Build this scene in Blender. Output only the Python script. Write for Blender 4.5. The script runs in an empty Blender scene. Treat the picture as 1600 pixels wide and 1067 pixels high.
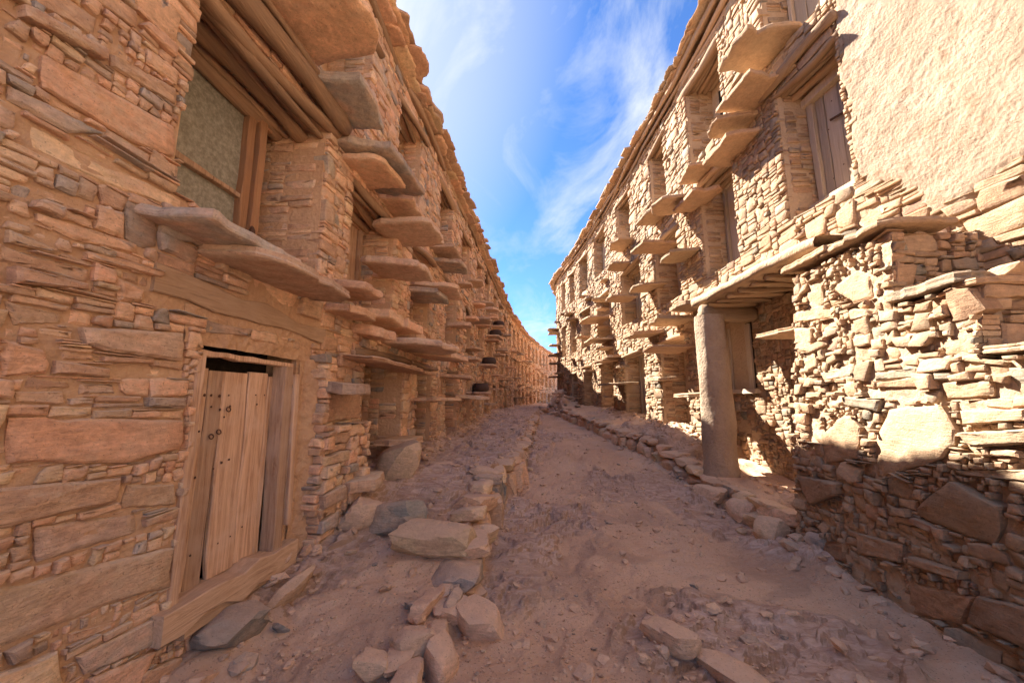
import bpy, math, random
import numpy as np
from mathutils import Vector

# ------------------------------------------------------------------ camera, sky, sun, exposure
sc = bpy.context.scene
CAM_Z = 1.6
PITCH = math.radians(8.5)
cam_d = bpy.data.cameras.new('camera'); cam = bpy.data.objects.new('camera', cam_d)
sc.collection.objects.link(cam); sc.camera = cam
cam_d.sensor_width = 36.0; cam_d.lens = 601 / 1600 * 36.0
cam_d.clip_start = 0.05; cam_d.clip_end = 2000
cam.location = (0, 0, CAM_Z); cam.rotation_euler = (math.pi / 2 + PITCH, 0, 0)

SUN_DIR = Vector((-1.0, 1.0, 1.3)).normalized()          # towards the sun
SUN_EL = math.asin(SUN_DIR.z); SUN_AZ = math.atan2(SUN_DIR.x, SUN_DIR.y)
world = bpy.data.worlds.new('World'); sc.world = world; world.use_nodes = True
wn = world.node_tree; wn.nodes.clear(); WL = wn.links
def wnode(t, **k):
    n = wn.nodes.new(t)
    for a, b in k.items(): setattr(n, a, b)
    return n
wo = wnode('ShaderNodeOutputWorld'); bg = wnode('ShaderNodeBackground'); sky = wnode('ShaderNodeTexSky', sky_type='NISHITA')
sky.sun_disc = False; sky.sun_elevation = SUN_EL; sky.sun_rotation = SUN_AZ
sky.air_density = 1.0; sky.dust_density = 0.25; sky.ozone_density = 3.0; sky.altitude = 1500
bg.inputs['Strength'].default_value = 0.07
tc = wnode('ShaderNodeTexCoord'); sp = wnode('ShaderNodeSeparateXYZ'); WL.new(tc.outputs['Generated'], sp.inputs[0])
zz = wnode('ShaderNodeMath', operation='MAXIMUM'); WL.new(sp.outputs[2], zz.inputs[0]); zz.inputs[1].default_value = 0.0
za = wnode('ShaderNodeMath', operation='ADD'); WL.new(zz.outputs[0], za.inputs[0]); za.inputs[1].default_value = 0.22
dx = wnode('ShaderNodeMath', operation='DIVIDE'); WL.new(sp.outputs[0], dx.inputs[0]); WL.new(za.outputs[0], dx.inputs[1])
dy = wnode('ShaderNodeMath', operation='DIVIDE'); WL.new(sp.outputs[1], dy.inputs[0]); WL.new(za.outputs[0], dy.inputs[1])
cb = wnode('ShaderNodeCombineXYZ'); WL.new(dx.outputs[0], cb.inputs[0]); WL.new(dy.outputs[0], cb.inputs[1])
mp = wnode('ShaderNodeMapping'); WL.new(cb.outputs[0], mp.inputs[0]); mp.inputs['Rotation'].default_value = (0, 0, 0.6); mp.inputs['Scale'].default_value = (1.5, 1.0, 1); mp.inputs['Location'].default_value = (3.1, 1.7, 0)
n1 = wnode('ShaderNodeTexNoise'); WL.new(mp.outputs[0], n1.inputs[0]); n1.inputs['Scale'].default_value = 1.9; n1.inputs['Detail'].default_value = 10; n1.inputs['Roughness'].default_value = 0.62; n1.inputs['Distortion'].default_value = 0.6
n2 = wnode('ShaderNodeTexNoise'); WL.new(mp.outputs[0], n2.inputs[0]); n2.inputs['Scale'].default_value = 0.55; n2.inputs['Detail'].default_value = 3
r1 = wnode('ShaderNodeMapRange'); WL.new(n1.outputs[0], r1.inputs[0]); r1.inputs[1].default_value = 0.48; r1.inputs[2].default_value = 0.68
r2 = wnode('ShaderNodeMapRange'); WL.new(n2.outputs[0], r2.inputs[0]); r2.inputs[1].default_value = 0.36; r2.inputs[2].default_value = 0.62; r2.inputs[3].default_value = 0.22
# thin veil of high cloud, thicker round the sun (a real veil lights up there)
sd = wnode('ShaderNodeVectorMath', operation='DOT_PRODUCT'); WL.new(tc.outputs['Generated'], sd.inputs[0]); sd.inputs[1].default_value = SUN_DIR
sdr = wnode('ShaderNodeMapRange'); WL.new(sd.outputs['Value'], sdr.inputs[0]); sdr.inputs[1].default_value = 0.76; sdr.inputs[2].default_value = 1.0; sdr.inputs[3].default_value = 0.0; sdr.inputs[4].default_value = 0.85
ml = wnode('ShaderNodeMath', operation='MULTIPLY'); WL.new(r1.outputs[0], ml.inputs[0]); WL.new(r2.outputs[0], ml.inputs[1])
ad = wnode('ShaderNodeMath', operation='ADD', use_clamp=True); WL.new(ml.outputs[0], ad.inputs[0]); WL.new(sdr.outputs[0], ad.inputs[1])
mx = wnode('ShaderNodeMix', data_type='RGBA'); WL.new(ad.outputs[0], mx.inputs[0])
tint = wnode('ShaderNodeMix', data_type='RGBA', blend_type='MULTIPLY'); tint.inputs[0].default_value = 1.0
WL.new(sky.outputs[0], tint.inputs[6]); tint.inputs[7].default_value = (0.25, 0.36, 0.50, 1)
WL.new(tint.outputs[2], mx.inputs[6]); mx.inputs[7].default_value = (1.75, 1.84, 1.96, 1)
WL.new(mx.outputs[2], bg.inputs[0]); WL.new(bg.outputs[0], wo.inputs[0])

sun_d = bpy.data.lights.new('sun', 'SUN'); sun = bpy.data.objects.new('sun', sun_d); sc.collection.objects.link(sun)
sun_d.energy = 3.0; sun_d.angle = math.radians(0.53); sun_d.color = (1.0, 0.93, 0.82)
sun.rotation_euler = (-SUN_DIR).to_track_quat('-Z', 'Y').to_euler()
sc.view_settings.view_transform = 'Standard'; sc.view_settings.look = 'None'; sc.view_settings.gamma = 1; sc.view_settings.use_curve_mapping = False
sc.view_settings.exposure = 3.1
sc.render.engine = 'CYCLES'
sc.cycles.max_bounces = 12; sc.cycles.diffuse_bounces = 10

# ------------------------------------------------------------------ numpy helpers
RNG = np.random.default_rng(7); random.seed(7)
def _h(ix, iy, iz, s):
    n = (ix.astype(np.int64) * 374761393 + iy.astype(np.int64) * 668265263 + iz.astype(np.int64) * 2147483647 + s * 974711) & 0xFFFFFFFF
    n = ((n ^ (n >> 13)) * 1274126177) & 0xFFFFFFFF
    n = ((n ^ (n >> 16)) * 2246822519) & 0xFFFFFFFF
    return ((n ^ (n >> 15)) & 0xFFFFFF) / float(0xFFFFFF)
def vnoise(x, y, z, s=0):
    x, y, z = np.broadcast_arrays(np.asarray(x, float), np.asarray(y, float), np.asarray(z, float))
    x0, y0, z0 = np.floor(x), np.floor(y), np.floor(z)
    fx, fy, fz = x - x0, y - y0, z - z0
    fx = fx * fx * (3 - 2 * fx); fy = fy * fy * (3 - 2 * fy); fz = fz * fz * (3 - 2 * fz)
    r = 0
    for a in (0, 1):
        for b in (0, 1):
            for c in (0, 1):
                w = (fx if a else 1 - fx) * (fy if b else 1 - fy) * (fz if c else 1 - fz)
                r = r + w * _h(x0 + a, y0 + b, z0 + c, s)
    return r * 2 - 1
def fbm(x, y, z, s=0, o=4, g=0.5):
    r = 0; a = 1; f = 1; t = 0
    for k in range(o):
        r = r + a * vnoise(x * f, y * f, z * f, s + k * 17); t += a; a *= g; f *= 2.03
    return r / t
def sstep(a, b, x):
    t = np.clip((x - a) / (b - a), 0, 1); return t * t * (3 - 2 * t)

CS, SN = math.cos(PITCH), math.sin(PITCH)
def inframe(p, m=60):                                   # which stones the photograph's view covers (only chooses what becomes its own object)
    x, y, z = p[..., 0], p[..., 1], p[..., 2] - CAM_Z
    f = y * CS + z * SN; up = z * CS - y * SN
    f = np.where(f < 0.05, 0.05, f)
    u = 800 + 601 * x / f; v = 533 - 601 * up / f
    return (u > -m) & (u < 1600 + m) & (v > -m) & (v < 1067 + m) & (f > 0.2), np.sqrt(x * x + y * y + z * z)

# ------------------------------------------------------------------ materials
def new_mat(name):
    m = bpy.data.materials.new(name); m.use_nodes = True; nt = m.node_tree
    b = nt.nodes['Principled BSDF']
    return m, nt, b
class NT:
    def __init__(s, nt): s.nt = nt
    def n(s, t, ins=None, **k):
        nd = s.nt.nodes.new(t)
        for a, b in k.items(): setattr(nd, a, b)
        for a, b in (ins or {}).items():
            if hasattr(b, 'is_output'): s.nt.links.new(b, nd.inputs[a])
            else: nd.inputs[a].default_value = b
        return nd
    def math(s, op, a, b=0.0, clamp=False): return s.n('ShaderNodeMath', {0: a, 1: b}, operation=op, use_clamp=clamp).outputs[0]
    def rng(s, v, a, b, c=0.0, d=1.0): return s.n('ShaderNodeMapRange', {0: v, 1: a, 2: b, 3: c, 4: d}).outputs[0]
    def mix(s, f, a, b, bt='MIX'): return s.n('ShaderNodeMix', {0: f, 6: a, 7: b}, data_type='RGBA', blend_type=bt).outputs[2]
    def noise(s, vec, sc_, det=4, rough=0.55, dist=0.0): return s.n('ShaderNodeTexNoise', {0: vec, 'Scale': sc_, 'Detail': det, 'Roughness': rough, 'Distortion': dist}).outputs[0]
    def ramp(s, v, stops, interp='LINEAR'):
        nd = s.n('ShaderNodeValToRGB', {0: v}); cr = nd.color_ramp; cr.interpolation = interp
        while len(cr.elements) < len(stops): cr.elements.new(0.5)
        for e, (p, c) in zip(cr.elements, stops): e.position = p; e.color = (*c, 1)
        return nd.outputs[0]
def C(*a): return (*a, 1.0)

def stone_mat(name, stops, dust, patch, bump=1.0, dustamt=0.5):
    m, nt, b = new_mat(name); N = NT(nt)
    at = N.n('ShaderNodeAttribute', attribute_name='rnd'); sp_ = N.n('ShaderNodeSeparateColor', {0: at.outputs['Color']})
    geo = N.n('ShaderNodeNewGeometry'); pos = geo.outputs['Position']
    off = N.n('ShaderNodeVectorMath', {0: at.outputs['Color'], 1: (17.0, 23.0, 31.0)}, operation='MULTIPLY').outputs[0]
    p = N.n('ShaderNodeVectorMath', {0: pos, 1: off}, operation='ADD').outputs[0]
    lay = N.n('ShaderNodeMapping', {0: p, 'Scale': (1.0, 1.0, 5.0)}).outputs[0]
    base = N.ramp(sp_.outputs[0], stops)
    big = N.noise(p, 3.2, 5, 0.6, 0.6)
    col = N.mix(N.rng(big, 0.42, 0.66, 0, 0.75), base, patch)
    fine = N.noise(p, 26, 6, 0.7)
    layn = N.noise(lay, 9, 5, 0.6, 0.4)
    v = N.math('MULTIPLY_ADD', sp_.outputs[1], 0.5); nt.nodes[-1].inputs[2].default_value = 0.75
    v2 = N.math('MULTIPLY', v, N.rng(fine, 0.25, 0.75, 0.74, 1.22)); v3 = N.math('MULTIPLY', v2, N.rng(layn, 0.3, 0.7, 0.8, 1.16))
    col = N.mix(1.0, col, N.n('ShaderNodeCombineColor', {0: v3, 1: v3, 2: v3}).outputs[0], 'MULTIPLY')
    dn = N.noise(pos, 1.3, 6, 0.65, 0.3); df = N.noise(pos, 14, 4, 0.7)
    dm = N.math('MULTIPLY', N.rng(dn, 0.44, 0.62), N.rng(df, 0.36, 0.6)); dm = N.math('MULTIPLY', dm, dustamt)
    # dust lies on top of faces
    nz = N.n('ShaderNodeSeparateXYZ', {0: geo.outputs['Normal']}).outputs[2]
    dm = N.math('ADD', dm, N.rng(nz, 0.3, 0.95, 0, 0.55), True)
    col = N.mix(dm, col, dust)
    spk = N.noise(p, 95, 2, 0.5); col = N.mix(N.rng(spk, 0.64, 0.72, 0, 0.45), col, C(0.07, 0.05, 0.04))
    nt.links.new(col, b.inputs['Base Color']); b.inputs['Roughness'].default_value = 0.9; b.inputs['Specular IOR Level'].default_value = 0.25
    vor = N.n('ShaderNodeTexVoronoi', {0: N.n('ShaderNodeVectorMath', {0: lay, 1: N.n('ShaderNodeTexNoise', {0: p, 'Scale': 6.0}).outputs[1]}, operation='ADD').outputs[0], 'Scale': 5.5}, feature='DISTANCE_TO_EDGE').outputs[0]
    h = N.math('ADD', N.math('MULTIPLY', N.noise(p, 9, 9, 0.66, 0.2), 0.034), N.math('MULTIPLY', N.noise(lay, 16, 6, 0.65), 0.016))
    h = N.math('ADD', h, N.math('MULTIPLY', N.rng(vor, 0.0, 0.05), 0.0022))
    bp = N.n('ShaderNodeBump', {'Height': h, 'Strength': 0.75 * bump, 'Distance': 1.0}); nt.links.new(bp.outputs[0], b.inputs['Normal'])
    return m
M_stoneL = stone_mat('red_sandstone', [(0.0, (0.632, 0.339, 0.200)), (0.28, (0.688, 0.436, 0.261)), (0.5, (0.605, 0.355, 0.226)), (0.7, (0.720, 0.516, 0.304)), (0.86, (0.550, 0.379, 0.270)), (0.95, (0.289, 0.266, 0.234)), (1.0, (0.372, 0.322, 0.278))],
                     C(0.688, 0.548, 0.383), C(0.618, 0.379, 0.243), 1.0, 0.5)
M_stoneR = stone_mat('pale_sandstone', [(0.0, (0.367, 0.206, 0.121)), (0.3, (0.395, 0.251, 0.151)), (0.55, (0.409, 0.277, 0.170)), (0.75, (0.380, 0.231, 0.139)), (0.88, (0.352, 0.264, 0.182)), (0.96, (0.211, 0.187, 0.146)), (1.0, (0.297, 0.155, 0.103))],
                     C(0.409, 0.296, 0.194), C(0.380, 0.238, 0.139), 1.0, 0.55)
M_stoneG = stone_mat('ground_rock', [(0.0, (0.624, 0.402, 0.248)), (0.35, (0.683, 0.475, 0.317)), (0.6, (0.594, 0.371, 0.234)), (0.85, (0.683, 0.505, 0.303)), (0.93, (0.208, 0.208, 0.199)), (1.0, (0.282, 0.274, 0.220))],
                     C(0.653, 0.461, 0.317), C(0.638, 0.430, 0.275), 1.0, 0.6)

def mud_mat(name, c1, c2, c3, sc_=1.0, bump=1.0, worn=False):
    m, nt, b = new_mat(name); N = NT(nt)
    pos = N.n('ShaderNodeNewGeometry').outputs['Position']
    a = N.noise(pos, 1.8 * sc_, 6, 0.6, 0.5); f = N.noise(pos, 22 * sc_, 6, 0.72)
    col = N.mix(N.rng(a, 0.35, 0.65), c1, c2); col = N.mix(N.rng(f, 0.5, 0.75, 0, 0.7), col, c3)
    if worn:                                            # patches where the coat has flaked, pits and hairline cracks
        wn_ = N.noise(pos, 3.1, 7, 0.7, 1.2); col = N.mix(N.rng(wn_, 0.55, 0.62, 0, 0.75), col, C(0.30, 0.185, 0.12))
        cr_ = N.n('ShaderNodeTexVoronoi', {0: N.n('ShaderNodeVectorMath', {0: pos, 1: N.n('ShaderNodeTexNoise', {0: pos, 'Scale': 3.0, 'Detail': 5.0}).outputs[1]}, operation='ADD').outputs[0], 'Scale': 1.6}, feature='DISTANCE_TO_EDGE').outputs[0]
        col = N.mix(N.rng(cr_, 0.0, 0.012, 0.6, 0), col, C(0.16, 0.10, 0.07)); col = N.mix(N.rng(N.noise(pos, 48, 3, 0.6), 0.62, 0.7, 0, 0.5), col, C(0.20, 0.13, 0.09))
    nt.links.new(col, b.inputs['Base Color']); b.inputs['Roughness'].default_value = 0.95; b.inputs['Specular IOR Level'].default_value = 0.15
    vor = N.n('ShaderNodeTexVoronoi', {0: pos, 'Scale': 26.0 * sc_}).outputs[0]
    h = N.math('ADD', N.math('MULTIPLY', N.noise(pos, 8 * sc_, 10, 0.72, 0.2), 0.06), N.math('MULTIPLY', vor, 0.012))
    bp = N.n('ShaderNodeBump', {'Height': h, 'Strength': 0.8 * bump, 'Distance': 1.0}); nt.links.new(bp.outputs[0], b.inputs['Normal'])
    return m
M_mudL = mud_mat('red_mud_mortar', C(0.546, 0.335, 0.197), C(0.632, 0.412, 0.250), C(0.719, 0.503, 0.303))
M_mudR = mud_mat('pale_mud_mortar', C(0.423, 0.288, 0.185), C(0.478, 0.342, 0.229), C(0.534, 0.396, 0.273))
M_plaster = mud_mat('rough_lime_plaster', C(0.304, 0.216, 0.150), C(0.386, 0.290, 0.211), C(0.331, 0.216, 0.142), 1.0, 1.0, True)
M_dark = mud_mat('painted_interior_shade', C(0.03, 0.022, 0.016), C(0.04, 0.03, 0.02), C(0.05, 0.035, 0.025))  # near-black colour standing for the shade of unlit interiors
M_cement = mud_mat('mud_rendered_post', C(0.33, 0.235, 0.165), C(0.43, 0.32, 0.23), C(0.25, 0.17, 0.115), 1.0, 1.0)

def wood_mat(name, c1, c2, c3, axis=2):
    m, nt, b = new_mat(name); N = NT(nt)
    tcn = N.n('ShaderNodeTexCoord').outputs['Object']
    at = N.n('ShaderNodeAttribute', attribute_name='rnd')
    off = N.n('ShaderNodeVectorMath', {0: at.outputs['Color'], 1: (7.0, 13.0, 11.0)}, operation='MULTIPLY').outputs[0]
    p = N.n('ShaderNodeVectorMath', {0: tcn, 1: off}, operation='ADD').outputs[0]
    s = [22.0, 22.0, 22.0]; s[axis] = 0.9
    g = N.n('ShaderNodeMapping', {0: p, 'Scale': tuple(s)}).outputs[0]
    gr = N.noise(g, 1.0, 8, 0.7, 1.8); gf = N.noise(g, 4.0, 4, 0.6, 0.5)
    blot = N.noise(p, 4.0, 5, 0.6)
    col = N.mix(N.rng(gr, 0.36, 0.62), c1, c2); col = N.mix(N.rng(blot, 0.45, 0.7, 0, 0.7), col, c3)
    sg = N.n('ShaderNodeSeparateColor', {0: at.outputs['Color']}).outputs[1]; tv = N.rng(sg, 0, 1, 0.72, 1.18)
    col = N.mix(1.0, col, N.n('ShaderNodeCombineColor', {0: tv, 1: tv, 2: tv}).outputs[0], 'MULTIPLY')
    crack = N.rng(gr, 0.30, 0.37, 1, 0); col = N.mix(N.math('MULTIPLY', crack, 0.7), col, C(0.06, 0.035, 0.02))
    nt.links.new(col, b.inputs['Base Color']); b.inputs['Roughness'].default_value = 0.82; b.inputs['Specular IOR Level'].default_value = 0.25
    h = N.math('ADD', N.math('MULTIPLY', gr, 0.012), N.math('MULTIPLY', gf, 0.004))
    bp = N.n('ShaderNodeBump', {'Height': h, 'Strength': 0.8, 'Distance': 1.0}); nt.links.new(bp.outputs[0], b.inputs['Normal'])
    return m
M_woodV = wood_mat('weathered_plank', C(0.34, 0.19, 0.11), C(0.64, 0.425, 0.27), C(0.62, 0.45, 0.33), 2)
M_woodG = wood_mat('grey_plank', C(0.38, 0.28, 0.20), C(0.50, 0.39, 0.29), C(0.42, 0.33, 0.25), 2)
M_hewn = wood_mat('dusty_hewn_timber', C(0.42, 0.265, 0.155), C(0.60, 0.41, 0.26), C(0.58, 0.40, 0.26), 1)
M_beam = wood_mat('old_beam', C(0.28, 0.17, 0.10), C(0.42, 0.27, 0.16), C(0.34, 0.23, 0.15), 1)
M_beamX = wood_mat('old_beam_across', C(0.28, 0.18, 0.11), C(0.42, 0.29, 0.18), C(0.34, 0.24, 0.16), 0)
M_woodR = wood_mat('reddish_frame_wood', C(0.40, 0.20, 0.10), C(0.50, 0.28, 0.15), C(0.36, 0.2, 0.12), 2)
M_iron, nt, b = new_mat('rusty_iron'); b.inputs['Base Color'].default_value = (0.09, 0.045, 0.03, 1); b.inputs['Metallic'].default_value = 0.4; b.inputs['Roughness'].default_value = 0.7
N = NT(nt); pn = N.noise(N.n('ShaderNodeNewGeometry').outputs['Position'], 60, 4); nt.links.new(N.mix(pn, C(0.05, 0.03, 0.025), C(0.16, 0.075, 0.04)), b.inputs['Base Color'])
M_pane, nt, b = new_mat('dusty_glass'); N = NT(nt); pp = N.n('ShaderNodeNewGeometry').outputs['Position']
nt.links.new(N.mix(N.rng(N.noise(pp, 30, 6, 0.7), 0.4, 0.65), C(0.19, 0.18, 0.14), C(0.34, 0.33, 0.27)), b.inputs['Base Color']); b.inputs['Roughness'].default_value = 0.35
M_basket, nt, b = new_mat('dark_woven'); N = NT(nt); pp = N.n('ShaderNodeTexCoord').outputs['Object']
wv = N.n('ShaderNodeTexWave', {0: pp, 'Scale': 14.0, 'Distortion': 1.5}, bands_direction='Z').outputs[1]
nt.links.new(N.mix(wv, C(0.035, 0.02, 0.015), C(0.10, 0.055, 0.04)), b.inputs['Base Color']); b.inputs['Roughness'].default_value = 0.8
nt.links.new(N.n('ShaderNodeBump', {'Height': wv, 'Strength': 0.5, 'Distance': 0.02}).outputs[0], b.inputs['Normal'])

# ground: trodden dust with bare rock where the 'rock' attribute says so
M_ground, nt, b = new_mat('trodden_earth'); N = NT(nt)
pos = N.n('ShaderNodeNewGeometry').outputs['Position']; rk = N.n('ShaderNodeAttribute', attribute_name='rock').outputs['Fac']
strike = N.n('ShaderNodeMapping', {0: pos, 'Rotation': (0, 0, 0.75), 'Scale': (1.6, 4.0, 3.0)}).outputs[0]
a = N.noise(pos, 0.9, 6, 0.6, 0.4); f = N.noise(pos, 34, 6, 0.75); sn = N.noise(strike, 3.5, 7, 0.65, 0.8)
earth = N.mix(N.rng(a, 0.38, 0.62), C(0.627, 0.400, 0.256), C(0.728, 0.505, 0.341)); earth = N.mix(N.rng(f, 0.5, 0.8, 0, 0.6), earth, C(0.740, 0.616, 0.443))
earth = N.mix(N.rng(N.noise(pos, 60, 3, 0.6), 0.60, 0.67, 0, 0.7), earth, C(0.276, 0.172, 0.114))
vp = N.n('ShaderNodeTexVoronoi', {0: pos, 'Scale': 55.0, 'Randomness': 1.0}); vr = N.n('ShaderNodeSeparateColor', {0: vp.outputs['Color']})
pebm = N.math('MULTIPLY', N.rng(vp.outputs['Distance'], 0.22, 0.34, 1, 0), N.rng(vr.outputs[0], 0.80, 0.82)); pebm = N.math('MULTIPLY', pebm, N.rng(N.noise(pos, 2.5, 3), 0.45, 0.6))
earth = N.mix(N.math('MULTIPLY', pebm, 0.8), earth, N.ramp(vr.outputs[1], [(0, (0.376, 0.231, 0.157)), (0.5, (0.740, 0.585, 0.412)), (1, (0.740, 0.740, 0.596))]))
rock = N.mix(N.rng(sn, 0.35, 0.62), C(0.47, 0.30, 0.215), C(0.72, 0.54, 0.42)); rock = N.mix(N.rng(f, 0.5, 0.8, 0, 0.5), rock, C(0.46, 0.28, 0.19))
rkm = N.rng(N.math('ADD', rk, N.math('MULTIPLY', N.math('SUBTRACT', f, 0.5), 0.9)), 0.28, 0.85)
col = N.mix(rkm, earth, rock)
nzg = N.n('ShaderNodeSeparateXYZ', {0: N.n('ShaderNodeNewGeometry').outputs['True Normal']}).outputs[2]
col = N.mix(N.rng(nzg, 0.35, 0.75, 0.8, 0), col, C(0.42, 0.26, 0.15))
nt.links.new(col, b.inputs['Base Color']); b.inputs['Roughness'].default_value = 0.95; b.inputs['Specular IOR Level'].default_value = 0.15
h = N.math('ADD', N.math('MULTIPLY', N.noise(pos, 16, 10, 0.75, 0.1), 0.04), N.math('MULTIPLY', N.math('MULTIPLY', sn, rkm), 0.05)); h = N.math('ADD', h, N.math('MULTIPLY', pebm, 0.006))
nt.links.new(N.n('ShaderNodeBump', {'Height': h, 'Strength': 0.8, 'Distance': 1.0}).outputs[0], b.inputs['Normal'])

# ------------------------------------------------------------------ object helpers
COL = sc.collection
def thing(name, label, cat, loc=(0, 0, 0), group=None):
    o = bpy.data.objects.new(name, None); COL.objects.link(o); o.location = loc; o.empty_display_size = 0.3
    o['label'] = label; o['category'] = cat
    if group: o['group'] = group
    return o
def link(name, me, parent=None, loc=(0, 0, 0), kind=None, label=None):
    o = bpy.data.objects.new(name, me); COL.objects.link(o); o.location = loc
    if parent is not None:
        o.parent = parent
        w = Vector((0, 0, 0)); q = parent
        while q is not None: w += q.location; q = q.parent
        o.location = Vector(loc) - w
    if kind: o['kind'] = kind
    if label: o['label'] = label
    return o
def mesh(name, V, F, mat, smooth=True, rnd=None, attr=None):
    me = bpy.data.meshes.new(name)
    V = np.asarray(V, dtype=np.float32).reshape(-1, 3)
    if isinstance(F, np.ndarray): Fs = [F]
    else: Fs = [np.asarray(F[i:i + 1] if False else F)] if (len(F) and not isinstance(F[0], np.ndarray)) and len({len(f) for f in F}) == 1 else None
    if Fs is None:
        me.from_pydata([tuple(v) for v in V], [], [tuple(f) for f in F])
    else:
        build(me, V, Fs)
    me.materials.append(mat)
    me.polygons.foreach_set('use_smooth', np.full(len(me.polygons), smooth))
    if rnd is not None:
        at = me.attributes.new('rnd', 'FLOAT_COLOR', 'POINT')
        r = np.ones((len(V), 4), np.float32); r[:, :3] = rnd; at.data.foreach_set('color', r.ravel())
    if attr is not None:
        at = me.attributes.new(attr[0], 'FLOAT', 'POINT'); at.data.foreach_set('value', attr[1].astype(np.float32).ravel())
    me.update(); return me
def build(me, V, Fs):
    n = sum(len(f) for f in Fs); lt = np.concatenate([np.full(len(f), f.shape[1]) for f in Fs]); lv = np.concatenate([f.ravel() for f in Fs])
    me.vertices.add(len(V)); me.vertices.foreach_set('co', V.ravel())
    me.loops.add(len(lv)); me.loops.foreach_set('vertex_index', lv.astype(np.int32))
    me.polygons.add(n); ls = np.concatenate([[0], np.cumsum(lt)[:-1]]).astype(np.int32)
    me.polygons.foreach_set('loop_start', ls)
    me.update(calc_edges=True)

# ------------------------------------------------------------------ stones
def ring_faces(nr, n):
    """quads between nr rings of n, back cap fan vertex and front fan vertex; vertex order rings then front centre then back centre"""
    q = []
    for r in range(nr - 1):
        for i in range(n):
            j = (i + 1) % n
            q.append((r * n + i, r * n + j, (r + 1) * n + j, (r + 1) * n + i))
    t = []; fc = nr * n; bc = fc + 1
    for i in range(n):
        j = (i + 1) % n
        t.append(((nr - 1) * n + i, (nr - 1) * n + j, fc)); t.append((j, i, bc))
    return np.array(q), np.array(t)
def flags(nr, n):
    q = np.concatenate([np.zeros((min(nr - 1, 2)) * n, bool), np.ones(max(nr - 3, 0) * n, bool)]); return q, np.tile(np.array([True, False]), n)
LV = {0: (4, [0.0, 1.0]), 1: (8, [0.0, 1.0]), 2: (12, [0.0, 1.0, 0.55]), 3: (24, [0.0, 1.0, 0.72, 0.42])}
FACES = {k: ring_faces(len(v[1]) + 1, v[0]) for k, v in LV.items()}

def outlines(hw, hh, n, rng, jit=0.13):
    N_ = len(hw); m = np.minimum(hw, hh)
    c = lambda a=0.03, b=0.75: (a + (b - a) * rng.random(N_) ** 2.2) * m
    j = lambda s=1.0: rng.normal(0, jit * s, N_) * m
    L_ = []
    def add(x, y): L_.append(np.stack([x, y], -1))
    if n == 4:
        for sx, sy in ((-1, -1), (1, -1), (1, 1), (-1, 1)): add(sx * hw + j() - sx * m * .1, sy * hh + j())
    else:
        mid = n >= 12
        add(-hw + c() , -hh + j(.5))
        if mid:
            add(-hw * 0.33 + j(), -hh + j()); add(hw * 0.33 + j(), -hh + j())
        add(hw - c(), -hh + j(.5)); add(hw + j(.5), -hh + c()); add(hw + j(.5), hh - c())
        add(hw - c(), hh + j(.5))
        if mid:
            add(hw * 0.33 + j(), hh + j()); add(-hw * 0.33 + j(), hh + j())
        add(-hw + c(), hh + j(.5)); add(-hw + j(.5), hh - c()); add(-hw + j(.5), -hh + c())
    o = np.stack(L_, 1)
    # wedge the ends: few stones are true rectangles
    if n > 4:
        wl, wr, wt = rng.normal(0, .22, N_) * m, rng.normal(0, .22, N_) * m, rng.normal(0, .10, N_)
        o[..., 0] += np.where(o[..., 0] > 0, wr[:, None], wl[:, None]) * o[..., 1] / np.maximum(hh, 1e-3)[:, None]
        o[..., 1] *= 1 + wt[:, None] * o[..., 0] / np.maximum(hw, 1e-3)[:, None]
    if n == 24:
        nx = np.roll(o, -1, 1); md = (o + nx) / 2 + rng.normal(0, 0.05, o.shape) * m[:, None, None]
        o = np.stack([o, md], 2).reshape(N_, 24, 2) + rng.normal(0, 0.03, (N_, 24, 2)) * m[:, None, None]
    return o

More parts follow.
